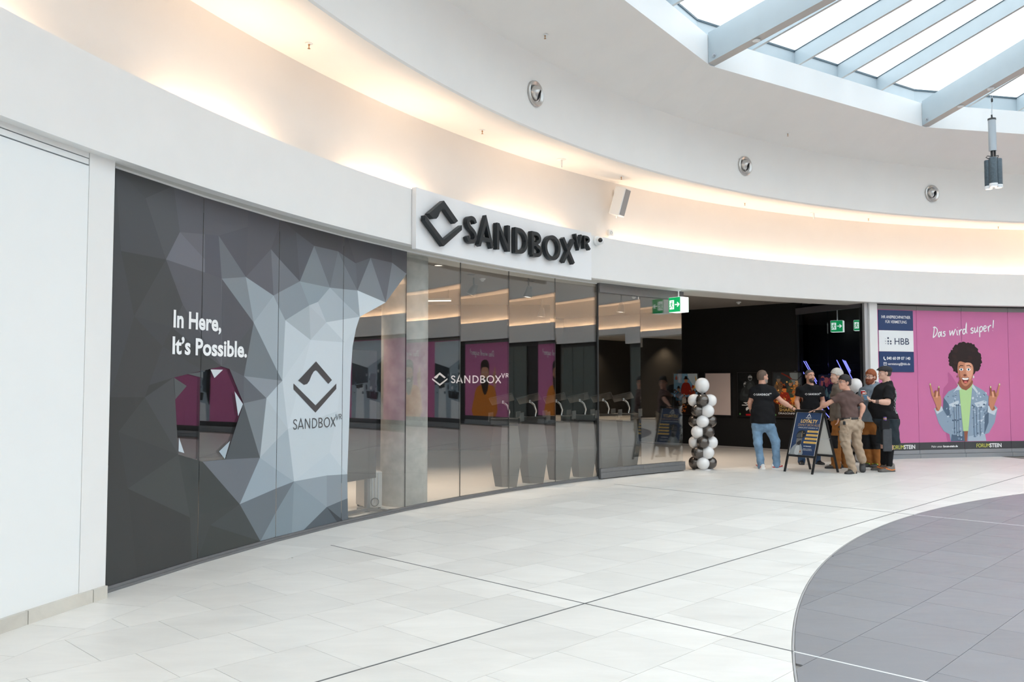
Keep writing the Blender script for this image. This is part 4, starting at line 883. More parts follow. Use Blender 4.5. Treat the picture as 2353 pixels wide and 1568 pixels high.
# ================================================================ EXIT SIGNS
egreen = pbr('exit_green', s2l((10, 150, 84)), .4, emit=s2l((10, 150, 84)), estr=.55); ewhite = pbr('exit_white', (.85, .88, .86), .4, emit=(.92, 1, .95), estr=.55)
def exit_sign(loc, yaw, label, k=1.0, bracket=None, dim=1.0):
    t = empty('exit_sign', loc, yaw, label, 'exit sign'); W, D, Hh = .22 * k, .27 * k, .265 * k
    bm = bmesh.new(); bx(bm, 0, 0, 0, W, D, Hh, None, .006); bmobj('light_box', bm, ewhite, t)
    for sx in (-1, 1):                                       # a green face at either end
        f = lambda x, y, lift=0.0, sx=sx: Vector((sx * (W / 2 + lift), -sx * -x * 1.0 * -1 if False else sx * x * 1.0, y))
        poly_print('green_face', [rect(-D / 2 + .004, -Hh / 2 + .004, D / 2 - .004, Hh / 2 - .004)], f, t, egreen, .0015)
        q = k * .1
        man = [rect(-1.12 * q, -.8 * q, -.1 * q, .8 * q)]; poly_print('doorway', man, f, t, ewhite, .003)
        fig = [ell(-.55 * q, .5 * q, .13 * q, .13 * q, 10)] + stroke([(-.6 * q, .32 * q), (-.7 * q, -.12 * q)], .22 * q) + stroke([(-.72 * q, -.1 * q), (-.42 * q, -.28 * q), (-.5 * q, -.66 * q)], .13 * q) + stroke([(-.72 * q, -.1 * q), (-.8 * q, -.4 * q), (-1.08 * q, -.52 * q)], .13 * q) + stroke([(-.6 * q, .3 * q), (-.36 * q, .08 * q), (-.2 * q, .16 * q)], .1 * q) + stroke([(-.6 * q, .3 * q), (-.92 * q, .2 * q), (-1.0 * q, -.05 * q)], .1 * q)
        poly_print('running_figure', fig, f, t, egreen, .0045)
        poly_print('arrow', [rect(.1 * q, -.09 * q, .9 * q, .09 * q)] + stroke([(.62 * q, .38 * q), (1.02 * q, 0), (.62 * q, -.38 * q)], .2 * q), f, t, ewhite, .003)
    tubeo('hanger', [(0, 0, Hh / 2), (0, 0, bracket or .3)], .012, white2, t); box('hanger_plate', (0, 0, (bracket or .3) - .008), (.07, .07, .014), white2, t, .002)
    return t
dd = (DP[2] - DP[1]).normalized(); dn_ = Vector((dd.y, -dd.x, 0)); q = DP[2] + dn_ * .17 - dd * .30
exit_sign((q.x, q.y, 2.937), math.atan2(dd.y, dd.x), 'large green and white exit sign box hanging at the sliding door end', 1.0, .263)
exit_sign((7.12, 18.62, 2.80), rad(60), 'larger green exit sign box added behind the dark glass screen as a reflection', .95, .6)  # this box and the next are added for the door sign's reflections in the glass
exit_sign((7.42, 18.15, 2.79), rad(60), 'smaller dim green exit sign box added at the right of the dark screen as a reflection', .85, .61)

# ================================================================ POSTERS ON THE BLACK WALL
def poster(s0, label, layers, words=None, frame=True):
    t = empty('poster', bw(s0 + .345, .79), label=label, cat='poster')
    fm = lambda x, y, lift=0.0: bw(s0 + x, .79 + y, .028 + lift)
    def u(o):
        for x in (o if isinstance(o, list) else [o]): x.parent = t; x.matrix_parent_inverse = Matrix.Translation(-t.location)
        return o
    if frame:
        for nm, (a, b, c, d) in (('frame', (-.025, -.025, .715, 0)), ('frame', (-.025, 1.01, .715, 1.035)), ('frame', (-.025, 0, 0, 1.01)), ('frame', (.69, 0, .715, 1.01))):
            V = [bw(s0 + x, .79 + y, o_) for o_ in (0, .034) for x, y in rect(a, b, c, d)]
            u(pyd(nm, V, [(0, 1, 2, 3), (4, 5, 6, 7), (0, 1, 5, 4), (1, 2, 6, 5), (2, 3, 7, 6), (3, 0, 4, 7)], black))
    V = [bw(s0 + x, .79 + y, o_) for o_ in (.002, .026) for x, y in rect(0, 0, .69, 1.01)]
    u(pyd('board', V, [(0, 1, 2, 3), (4, 5, 6, 7), (0, 1, 5, 4), (1, 2, 6, 5), (2, 3, 7, 6), (3, 0, 4, 7)], pbr('board_pale', s2l((214, 196, 190)), .6) if not layers else black))
    if layers: u(art('print', layers, fm, None, printm, .001, .00012))
    for it, m in words or []: u(lettering('title', [it], fm, None, m, .03 * 0 + .0125))
random.seed(11)
def figure(x, y, h, body, skin, hat=None, w=.5):
    f = [(smooth_poly([(x - w * .5 * h, y), (x - w * .42 * h, y + .5 * h), (x - w * .2 * h, y + .68 * h), (x + w * .2 * h, y + .68 * h), (x + w * .42 * h, y + .5 * h), (x + w * .5 * h, y)], 2), body), (ell(x, y + .82 * h, .12 * h, .155 * h, 12), skin)]
    if hat: f.append((smooth_poly([(x - .22 * h, y + .88 * h), (x - .1 * h, y + .93 * h), (x - .08 * h, y + 1.05 * h), (x + .08 * h, y + 1.05 * h), (x + .1 * h, y + .93 * h), (x + .22 * h, y + .88 * h)], 2), hat))
    return f
def mott(n, x0, y0, x1, y1, cols, r0=.01, r1=.035): return [(ell(random.uniform(x0, x1), random.uniform(y0, y1), random.uniform(r0, r1), random.uniform(r0, r1), 7, random.random()), random.choice(cols)) for _ in range(n)]
gold = pbr('gold_print', s2l((214, 176, 104)), .45); wht = whitep; orng = pbr('orange_print', s2l((226, 120, 52)), .45)
P1 = [(rect(0, 0, .69, 1.01), (32, 22, 20)), (rect(0, .42, .69, 1.01), (120, 168, 200)), (smooth_poly([(.4, 1.0), (.69, 1.0), (.69, .6), (.5, .8)], 2), (206, 220, 228))]
P1 += mott(20, .02, .45, .67, .62, [(70, 44, 34), (150, 66, 44), (52, 40, 40)]) + figure(.36, .5, .42, (150, 44, 34), (196, 140, 106), (46, 26, 20), .7) + figure(.14, .34, .34, (48, 96, 128), (186, 130, 96), (40, 24, 20)) + figure(.56, .36, .34, (140, 52, 34), (196, 140, 104), (150, 40, 30))
P1 += [(smooth_poly([(.58, .66), (.64, .8), (.62, .96), (.68, .8), (.66, .66)], 3), (240, 178, 60))] + figure(.30, .28, .24, (190, 180, 170), (190, 140, 110)) + mott(60, .05, .2, .64, .6, [(150, 60, 40), (60, 40, 34), (206, 160, 110), (44, 80, 110), (180, 90, 50)], .008, .022) + figure(.08, .86, .12, (170, 50, 40), (190, 120, 90))
poster(-1.262, 'poster of costumed crew with torch under blue sky, behind the balloon column', P1, [(('Cu', .24, .15, .09, .01, 'LEFT', .2), orng), (('De', .20, .05, .09, .01, 'LEFT', .2), orng)])
poster(-.35, 'blank pale pinkish board on the black wall right of the balloons', None)
P2 = [(rect(0, 0, .69, 1.01), (16, 17, 18))] + mott(40, .02, .4, .5, 1, [(26, 28, 30), (20, 22, 24)], .03, .08)
for x, y, h in ((.20, .36, .46), (.32, .52, .46)): P2 += figure(x, y, h, (44, 48, 50), (120, 124, 126), None, .62) + [(ell(x, y + .80 * h, .085 * h, .10 * h, 12), (50, 52, 54)), (rect(x - .11 * h, y + .84 * h, x + .11 * h, y + .88 * h), (214, 216, 216)), (smooth_poly([(x - .2 * h, y + .3 * h), (x, y + .62 * h), (x + .2 * h, y + .3 * h), (x, y + .2 * h)], 2), (60, 64, 66))]
P2 += mott(16, .05, .3, .45, .8, [(90, 96, 98), (60, 64, 66)], .004, .012) + [(stroke([(.10, .25), (.28, .25), (.16, .31), (.28, .31)], .02)[k], (230, 230, 230)) for k in range(3)] + [(rect(.2, .005, .36, .045), (190, 30, 36)), (rect(.03, .02, .065, .06), (90, 150, 90)), (smooth_poly([(.22, .12), (.2, .17), (.24, .21), (.3, .19)], 2), (220, 220, 220))]
poster(.541, 'dark poster of two visored grey figures behind the man in jeans', P2)
P3 = [(rect(0, 0, .69, 1.01), (34, 22, 18)), (rect(0, .55, .69, 1.01), (44, 50, 54)), (smooth_poly([(.4, 1.0), (.69, 1.0), (.69, .55), (.5, .7)], 2), (120, 128, 130)), (smooth_poly([(0, .35), (.05, .75), (.2, .8), (.3, .62), (.45, .7), (.6, .75), (.69, .5), (.6, .3), (.3, .28)], 3), (150, 66, 22)), (smooth_poly([(.1, .35), (.15, .6), (.25, .5), (.35, .62), (.5, .55), (.55, .36)], 3), (230, 140, 50))]
P3 += [(stroke([(.36, .98), (.45, .86), (.58, .84), (.69, .94)], .014)[k], (52, 32, 28)) for k in range(3)] + [(stroke([(.2, 1.0), (.35, .93), (.45, .86)], .03)[k], (120, 40, 26)) for k in range(2)]
P3 += figure(.13, .52, .40, (110, 84, 60), (120, 100, 84), (60, 66, 70), .6) + figure(.42, .46, .36, (60, 70, 54), (176, 126, 92), (70, 84, 60), .6) + figure(.57, .5, .34, (160, 112, 70), (206, 160, 112), None, .6) + figure(.27, .28, .42, (150, 44, 28), (214, 120, 60), (40, 22, 20), .7)
P3 += mott(90, .03, .28, .66, .8, [(236, 160, 64), (200, 90, 30), (80, 40, 24), (250, 200, 110), (60, 44, 36), (110, 90, 70)], .006, .022) + [(rect(.03, .02, .065, .06), (90, 150, 90))]
poster(1.447, 'fiery fantasy poster with gold title behind the man in black shirt', P3, [(('SEEKERS', .345, .215, .075, .006, 'CENTER', 0, .42), gold), (('SHARDS', .345, .125, .075, .006, 'CENTER', 0, .40), gold), (('DRAGONFIRE', .345, .06, .042, .006, 'CENTER', 0, .44), wht)])

# ================================================================ NEON AND SCREEN BEHIND THE DARK SIDE GLASS
def gp_(s, z, off): p = Vector((6.4779, 19.3534, 0)) + gd * s + Vector((.9347, .3553, 0)) * off; return Vector((p.x, p.y, z))
neon = emis('neon_blue', (.22, .23, 1.0), 1.5)
bkw = slab('wall_booth', gp_(-.3, 0, .62), gp_(1.98, 0, .55), 0, 3.4, -.05, black_wall); bkw['kind'] = 'structure'
NL = [((-.103, 1.989), (.049, 1.748)), ((.018, 2.074), (.455, 1.525)), ((.083, 2.073), (.466, 1.575)), ((.679, 1.187), (.831, .971)), ((.491, 1.081), (.862, .786)), ((1.075, 2.073), (1.244, 1.819)), ((1.251, 2.077), (1.632, 1.505)), ((1.331, 2.05), (1.506, 1.791)), ((1.291, 2.06), (1.5, 1.76))]
PLN = ['leftmost short blue neon tube at the screen edge', 'long lower blue neon tube behind the man in black shirt', 'long upper blue neon tube behind the man in black shirt', 'short blue neon tube right of the black shirt', 'low blue neon tube running behind the sign top', 'single blue neon tube above the grey-haired man', 'longest blue neon tube, right of the grey-haired man', 'short rightmost blue neon tube of the right cluster', 'middle blue neon tube of the right cluster']
for (a, b), lab in zip(NL, PLN):
    t = empty('neon_tube', gp_(*a, .15), label=lab, cat='neon tube', group='blue neon tubes'); A_, B_ = gp_(*a, .15), gp_(*b, .15); dv = (B_ - A_).normalized()
    def u(o): o.parent = t; o.matrix_parent_inverse = Matrix.Translation(-t.location); return o
    u(tubeo('tube', [A_, B_], .0085, neon, None, 8))
    for p in (A_, B_): u(tubeo('end_cap', [p - dv * .02, p + dv * .02], .012, black, None, 8))
    for f in (.2, .8): p = A_.lerp(B_, f); u(tubeo('clip', [p, p + Vector((.9347, .3553, 0)) * .36], .006, black, None, 6))
scn = empty('wall_screen', gp_(.48, 1.47, .4), label='dark wall screen showing a purple stage crowd behind the black shirt', cat='screen')
def u(o): o.parent = scn; o.matrix_parent_inverse = Matrix.Translation(-scn.location); return o
V = [gp_(s, z, o_) for o_ in (.40, .45) for s, z in rect(.19, 1.17, .97, 1.77)]
u(pyd('casing', V, [(0, 1, 2, 3), (4, 5, 6, 7), (0, 1, 5, 4), (1, 2, 6, 5), (2, 3, 7, 6), (3, 0, 4, 7)], black_gloss))
sm_, nt_, out_ = new_mat('screen_picture'); at_ = nt_.nodes.new('ShaderNodeAttribute'); at_.attribute_name = 'Col'; em_ = nt_.nodes.new('ShaderNodeEmission'); em_.inputs[1].default_value = .28
nt_.links.new(at_.outputs['Color'], em_.inputs[0]); nt_.links.new(em_.outputs[0], out_.inputs[0])
random.seed(5)
SP = [(rect(.21, 1.19, .95, 1.75), (40, 42, 60))] + [(ell(random.uniform(.26, .9), random.uniform(1.48, 1.66), random.uniform(.03, .09), random.uniform(.03, .08), 10), random.choice([(150, 70, 90), (110, 60, 110), (180, 96, 96), (70, 60, 110)])) for _ in range(26)] + [(ell(random.uniform(.24, .92), random.uniform(1.24, 1.46), random.uniform(.01, .03), random.uniform(.03, .09), 8), random.choice([(70, 100, 110), (40, 60, 72), (96, 120, 124), (24, 30, 40)])) for _ in range(40)]
SP = [(([(min(max(x, .21), .95), min(max(y, 1.19), 1.75)) for x, y in p]), c) for p, c in SP]
u(art('picture', SP, lambda x, y, l=0.0: gp_(x, y, .399 - l), None, sm_, .0008, .00012))

# ================================================================ LIT WORD MARK AT THE BACK OF THE SHOP
pw = slab('wall_reception', Vector((-2.6, 20.0, 0)), Vector((.9, 20.0, 0)), 0, 3.4, .1, black_wall); pw['kind'] = 'structure'
bs = empty('lit_wall_sign', (-1, 19.98, 1.65), label='glowing white diamond and SANDBOX VR wall sign inside the shop', cat='sign')
def u(o): o.parent = bs; o.matrix_parent_inverse = Matrix.Translation(-bs.location); return o
lit = emis('sign_glow', (1.0, .90, .86), .42)
fw = lambda x, z, lift=0.0: Vector((x, 19.99 - lift, z))
def prism_sign(nm, polys):
    V, F = [], []
    for p in polys:
        p = ccw(p); b = len(V); n = len(p); V += [fw(x, z, .02) for x, z in p] + [fw(x, z, -.01) for x, z in p]
        F += [tuple(b + i for i in t) for t in tess(p)] + [(b + i, b + (i + 1) % n, b + n + (i + 1) % n, b + n + i) for i in range(n)]
    return u(pyd(nm, V, F, lit))
for ch, ps in wordmark(.14): prism_sign('letter_' + ch.lower(), [[(-1.435 + x * .170, 1.562 + y * .178) for x, y in p] for p in ps])
for p in logo_polys(): prism_sign('diamond_mark', [[(-1.69 + x * .178, 1.655 + y * .13) for x, y in p]])

# ================================================================ CONSOLES BEHIND THE GLASS
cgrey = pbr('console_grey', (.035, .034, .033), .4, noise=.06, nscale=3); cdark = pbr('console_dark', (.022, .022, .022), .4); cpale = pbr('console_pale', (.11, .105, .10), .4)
def console():
    t = empty('console', label='x', cat='console')
    prof = [(0, .165), (.02, .17), (.47, .245), (.92, .185)]
    V = []; F = []
    for z, w_ in prof:
        d_ = w_ * .62; V += [(-w_, -d_ * .3, z), (-w_ * .25, -d_, z), (w_, -d_ * .35, z), (w_ * .8, d_, z), (-w_ * .7, d_, z)]
    for r in range(len(prof) - 1):
        for k in range(5): F.append((r * 5 + k, r * 5 + (k + 1) % 5, r * 5 + 5 + (k + 1) % 5, r * 5 + 5 + k))
    F += [(4, 3, 2, 1, 0), tuple(15 + k for k in range(5))]
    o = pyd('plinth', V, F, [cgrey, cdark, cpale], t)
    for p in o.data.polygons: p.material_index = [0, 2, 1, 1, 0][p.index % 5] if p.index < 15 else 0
    bm = bmesh.new(); bx(bm, 0, .0, .985, .42, .30, .09, None, .006); bmobj('tray', bm, cdark, t)
    bm = bmesh.new()
    for sx in (-1, 1): bx(bm, sx * .24, 0, 1.045, .012, .30, .13, Matrix.Rotation(sx * .5, 3, 'Y') if False else None)
    bmobj('tray_cheek', bm, cpale, t)['kind'] = 'stuff'
    tubeo('arm', [(.02, .06, 1.03), (.03, .08, 1.12), (.0, .06, 1.22), (-.05, .0, 1.27)], .018, chrome, t, 12); latheo('joint', [(.0, -.03), (.03, -.02), (.03, .02), (.0, .03)], chrome, t, 14, Matrix.Translation((-.055, -.01, 1.275)))
    R_ = Matrix.Rotation(rad(-24), 3, 'X') @ Matrix.Rotation(rad(-14), 3, 'Y')
    bm = bmesh.new(); bx(bm, -.06, -.05, 1.315, .36, .25, .022, R_, .008); tb = bmobj('tablet', bm, pbr('tablet_black', (.012, .012, .013), .3), t)
    bm = bmesh.new(); v_ = bx(bm, 0, 0, 0, .32, .21, .003); bmesh.ops.translate(bm, vec=(0, 0, .0125), verts=v_); bmesh.ops.rotate(bm, cent=(0, 0, 0), matrix=R_, verts=v_); bmesh.ops.translate(bm, vec=(-.06, -.05, 1.315), verts=v_); bmobj('tablet_screen', bm, black_gloss, tb)
    return t
def copy_tree(o, parent=None):
    c = o.copy(); COL.objects.link(c)
    if parent: c.parent = parent
    for ch in list(o.children): copy_tree(ch, c)
    return c
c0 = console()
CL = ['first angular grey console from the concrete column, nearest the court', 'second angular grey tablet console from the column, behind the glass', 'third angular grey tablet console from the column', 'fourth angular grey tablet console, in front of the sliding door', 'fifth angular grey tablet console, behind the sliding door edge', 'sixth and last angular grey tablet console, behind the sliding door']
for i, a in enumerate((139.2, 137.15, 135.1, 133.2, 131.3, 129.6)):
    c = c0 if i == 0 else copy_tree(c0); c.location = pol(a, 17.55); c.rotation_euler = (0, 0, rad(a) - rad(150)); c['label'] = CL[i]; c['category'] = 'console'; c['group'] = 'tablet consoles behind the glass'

# ================================================================ SCREEN STAND, EQUIPMENT AND CABLE BEHIND THE FILM
st = empty('screen_stand', (-1.76, 10.26, 0), math.atan2(*(GP[4] - GP[3]).yx), 'tall black glossy screen on a steel stand behind the shopfront film', 'screen')
bm = bmesh.new(); bx(bm, -.25, .03, 1.18, .95, .06, 1.55, None, .006); bmobj('screen', bm, black_gloss, st)
for x in (-.55, .14): box('leg', (x, .07, .32), (.06, .05, .64), grey_alu, st, .004)
for x in (-.55, .14): box('foot', (x, -.02, .03), (.05, .46, .035), grey_alu, st, .004); latheo('castor', [(.018, 0), (.02, .006), (.008, .012), (.008, .02)], silver, st, 12, Matrix.Translation((x, -.2, .0)))
box('cross_bar', (-.2, .07, .03), (.75, .05, .035), grey_alu, st, .004)
wbx = empty('white_cabinet', (-2.12, 10.10, 0), math.atan2(*(GP[4] - GP[3]).yx), 'low white cabinet on wheels under the black screen', 'cabinet')
box('body', (0, .22, .30), (.34, .3, .48), white2, wbx, .006); 
for x in (-.12, .12): latheo('wheel', [(.0, -.012), (.03, -.012), (.03, .012), (.0, .012)], black, wbx, 14, Matrix.Translation((x, .14, .03)) @ Matrix.Rotation(pi / 2, 4, 'X'))
box('seam', (.0, .069, .30), (.004, .004, .46), charcoal, wbx)
pc = empty('computer_tower', (-1.80, 10.80, 0), .5, 'pale computer tower with round fan under the black screen', 'computer')
bm = bmesh.new(); bx(bm, 0, 0, .24, .20, .42, .44, None, .008); bmobj('case', bm, pbr('pc_grey', (.55, .54, .52), .4), pc)
for x in (-.07, -.03, .01, .05): box('vent_rib', (x, -.214, .26), (.012, .01, .36), silver, pc)
for x, y in ((-.08, -.17), (.08, -.17), (-.08, .17), (.08, .17)): latheo('foot', [(.016, 0), (.016, .022)], black, pc, 10, Matrix.Translation((x, y, 0)), True, True)
latheo('fan_ring', [(.05, 0), (.055, .012), (.045, .016)], black, pc, 20, Matrix.Translation((0, -.215, .09)) @ Matrix.Rotation(pi / 2, 4, 'X'))
cb = tubeo('floor_cable', [facade(3.6, .012, -.12), facade(3.9, .006, -.10), facade(4.3, .02, -.16), facade(4.5, .008, -.09), facade(4.56, .03, -.08), facade(4.8, .012, -.10), facade(5.0, .016, -.12), facade(5.3, .008, -.07), facade(5.5, .016, -.09)], .006, black); tag(cb, 'thin black cable lying along the sill behind the clear glass', 'cable')

# ================================================================ SANDWICH BOARD
F1, F2, B1, B2 = Vector((4.813, 15.155, 0)), Vector((5.12, 14.65, 0)), Vector((5.40, 15.537, 0)), Vector((5.698, 15.007, 0))
T1 = (F1 + B1) / 2 + Vector((0, 0, 1.075)); T2 = (F2 + B2) / 2 + Vector((0, 0, 1.075))
ab = empty('sandwich_board', (F1 + F2 + B1 + B2) / 4, label='black framed A-board with navy LOYALTY poster, standing at the entrance', cat='signboard')
def ua(o):
    for x in (o if isinstance(o, list) else [o]): x.parent = ab; x.matrix_parent_inverse = Matrix.Translation(-ab.location)
    return o
def sqbar(bm, a, b, wx, n, wn=.02):
    d = (b - a).normalized(); s = d.cross(n).normalized() * wx / 2; n_ = n.normalized() * wn / 2
    v = [bm.verts.new(p + s * i + n_ * j) for p in (a, b) for i, j in ((-1, -1), (1, -1), (1, 1), (-1, 1))]
    for f in ((3, 2, 1, 0), (4, 5, 6, 7), (0, 1, 5, 4), (1, 2, 6, 5), (2, 3, 7, 6), (3, 0, 4, 7)): bm.faces.new([v[i] for i in f])
ux = (F2 - F1).normalized()
def face(Fa, Fb, front):
    up = (T1 - Fa).normalized() if front else (T1 - Fa).normalized(); L_ = (T1 - Fa).length; n = ux.cross(up) if front else up.cross(ux)
    n = n.normalized(); Wd = (Fb - Fa).length
    off = (-.012 if front else .012)
    nm = 'front' if front else 'rear'
    for P in (Fa, Fb):
        bm = bmesh.new(); sqbar(bm, P, P + up * L_, .034, n, .024); ua(bmobj('leg', bm, black))
    z0, z1 = .30, L_ - .02
    for zz in (z0, z1):
        bm = bmesh.new(); sqbar(bm, Fa + up * zz, Fb + up * zz, .034, n, .022); ua(bmobj('rail', bm, black))
    fm = lambda x, y, lift=0.0: Fa + ux * x + up * (z0 + y) + n * (lift)
    V = [fm(x, y, l) for l in (-.006, .006) for x, y in rect(.012, .012, Wd - .012, z1 - z0 - .012)]
    ua(pyd('panel', V, [(0, 1, 2, 3), (4, 5, 6, 7), (0, 1, 5, 4), (1, 2, 6, 5), (2, 3, 7, 6), (3, 0, 4, 7)], pbr('board_white', (.78, .77, .74), .5)))
    return fm, Wd, z1 - z0, n
fm, Wd, Hp, nF = face(F1, F2, True); face(B1, B2, False)
tb_ = T1 + Vector((0, 0, .012)); bm = bmesh.new(); sqbar(bm, T1 + Vector((0, 0, .0)), T2 + Vector((0, 0, .0)), .07, Vector((0, 0, 1)), .03); ua(bmobj('hinge_bar', bm, black))
bm = bmesh.new(); m1, m2 = F2.lerp(T2, .55), B2.lerp(T2, .55); sqbar(bm, m1, m2, .012, Vector((0, 0, 1)), .012); ua(bmobj('stay', bm, silver))
sgnf = 1 if nF.dot(Vector((0, 0, 1.5)) - F1) > 0 else -1
fl = lambda x, y, lift=0.0: fm(.03 + x * (Wd - .06) / .53, .02 + y * (Hp - .04) / .76, sgnf * (.0065 + lift))
NV = (52, 72, 108)
L = [(rect(0, 0, .53, .76), NV), (rect(0, 0, .53, .22), (48, 66, 100)), (smooth_poly([(.02, .0), (.03, .12), (.12, .2), (.2, .2), (.25, .12), (.27, 0)], 3), (150, 156, 160)), (smooth_poly([(.10, .02), (.12, .16), (.17, .18), (.2, .1), (.19, 0)], 2), (190, 194, 196)), (smooth_poly([(.11, .17), (.10, .28), (.15, .34), (.21, .30), (.21, .2), (.16, .17)], 3), (120, 118, 116)), (smooth_poly([(.115, .2), (.17, .17), (.205, .2), (.2, .26), (.15, .24)], 3), (52, 50, 52)),
     (smooth_poly([(.09, .30), (.08, .36), (.12, .42), (.2, .44), (.27, .41), (.27, .34), (.22, .30), (.14, .29)], 3), (44, 48, 54)), (smooth_poly([(.09, .31), (.1, .37), (.16, .40), (.2, .36), (.18, .31)], 3), (84, 88, 92)), (ell(.235, .365, .03, .035), (30, 34, 40)), (stroke([(.225, .38), (.245, .385), (.245, .37), (.23, .355), (.25, .352)], .006)[0], (230, 220, 200)), (stroke([(.19, .42), (.205, .31)], .006)[0], (236, 196, 130)), (ell(.225, .06, .018, .028), (210, 160, 120)), (ell(.225, .06, .009, .016), (40, 50, 70))]
L += [(rect(x0, y, .53, y + .035), (240, 196, 110)) for x0, y in ((.30, .405), (.29, .34), (.275, .275), (.26, .21))]
ua(art('poster', L, fl, None, printm, .0004, .00012))
oy = pbr('loyalty_orange', s2l((246, 206, 130)), .45); od = pbr('outline_tan', s2l((196, 160, 120)), .45); nt = pbr('navy_text', s2l((60, 60, 70)), .5)
def lt_(nm, items, m): ua(lettering(nm, items, fl, None, m, .0036))
lt_('headline', [('LOYALTY', .30, .575, .06, .028, 'CENTER', .12, .36)], oy); lt_('subline', [('ZAHLT SICH AUS', .30, .515, .042, .004, 'CENTER', .12, .46)], od)
lt_('wording', [('WERDE JETZT SANDBOX VIP', .30, .475, .02, .0, 'CENTER', .1, .42), ('SANDBOX', .275, .655, .022, .01, 'CENTER', 0, .12), ('VIP', .275, .63, .018, .01, 'CENTER', 0), ('INTERESSE?', .36, .15, .018, .02, 'CENTER', 0, .16), ('SPRICH UNSEREN', .37, .105, .014, 0, 'CENTER', 0, .18), ('STORE MANAGER AN', .37, .083, .014, 0, 'CENTER', 0, .2)], whitep)
lt_('bar_wording', [('Exklusive Rabatte', .42, .415, .014, .0, 'CENTER', 0, .17), ('Monatliche Verlosungen', .415, .35, .014, .0, 'CENTER', 0, .20), ('Gratis Upgrades zum VIP', .405, .285, .014, 0, 'CENTER', 0, .21), ('Einladungen zu Events', .40, .22, .014, 0, 'CENTER', 0, .22)], nt)
ua(poly_print('diamond_print', stroke([(.24, .685), (.275, .735), (.31, .685)], .014), fl, None, whitep, .0026))

# ================================================================ BALLOON COLUMNS
bwhite = pbr('balloon_white', (.80, .79, .79), .22, spec=.6, coat=.3, sub=.0, sheen=.0); bblack = pbr('balloon_black', (.12, .105, .095), .24, metal=.75, coat=.5)
def balloon_mesh(mat):
    bm = bmesh.new(); lathe(bm, [(.0, .122), (.04, .117), (.075, .098), (.10, .066), (.114, .025), (.116, -.01), (.108, -.05), (.088, -.086), (.058, -.112), (.026, -.127), (.010, -.132), (.008, -.138), (.014, -.146), (.0, -.142)], 22)
    bmesh.ops.remove_doubles(bm, verts=bm.verts[:], dist=1e-5)
    me = bpy.data.meshes.new('balloon'); bmesh.ops.recalc_face_normals(bm, faces=bm.faces[:]); bm.to_mesh(me); bm.free(); me.polygons.foreach_set('use_smooth', [True] * len(me.polygons)); me.materials.append(mat); return me
BW, BB = balloon_mesh(bwhite), balloon_mesh(bblack)
def balloon_column(loc, yaw, label, seed=0):
    t = empty('balloon_column', loc, yaw, label, 'balloons', 'balloon columns at the entrance'); rr = random.Random(seed)
    pat = ['bwbw', 'bwwb', 'wbwb', 'wbbw', 'bwbw', 'bwwb', 'wbwb']      # L C R back, or front-left, front-right, back-right, back-left
    for k in range(7):
        for j in range(4):
            a = rad([180, -90, 0, 90][j]) if k % 2 == 0 else rad([-128, -52, 52, 128][j])
            o = bpy.data.objects.new('balloon', BW if pat[k][j] == 'w' else BB); COL.objects.link(o); o.parent = t
            r = .135 + rr.uniform(-.006, .006); s = rr.uniform(.95, 1.05)
            o.location = (r * math.cos(a), r * math.sin(a), .118 + .188 * k + rr.uniform(-.006, .006)); o.scale = (s, s, s)
            o.rotation_euler = Vector((math.cos(a), math.sin(a), rr.uniform(-.1, .1))).to_track_quat('Z', 'Y').to_euler()
    o = bpy.data.objects.new('balloon', BW); COL.objects.link(o); o.parent = t; o.location = (0, -.02, 1.52); o.scale = (1.12, 1.12, 1.12)
    tubeo('pole', [(0, 0, 0), (0, 0, 1.4)], .012, silver, t)
    bm = bmesh.new()
    bmesh.ops.create_uvsphere(bm, u_segments=16, v_segments=8, radius=.17)
    for v in bm.verts: v.co.z = max(v.co.z, 0) * .16; v.co.x *= 1 + .25 * math.sin(5 * math.atan2(v.co.y, v.co.x)); v.co.y *= 1.1
    bmobj('base_bag', bm, bwhite, t, True)
    return t
balloon_column((3.455, 15.52, 0), rad(-12), 'black and pearl white balloon column beside the sliding door rail', 1)
balloon_column((6.80, 16.95, 0), rad(15), 'second balloon column half hidden behind the standing men', 2)
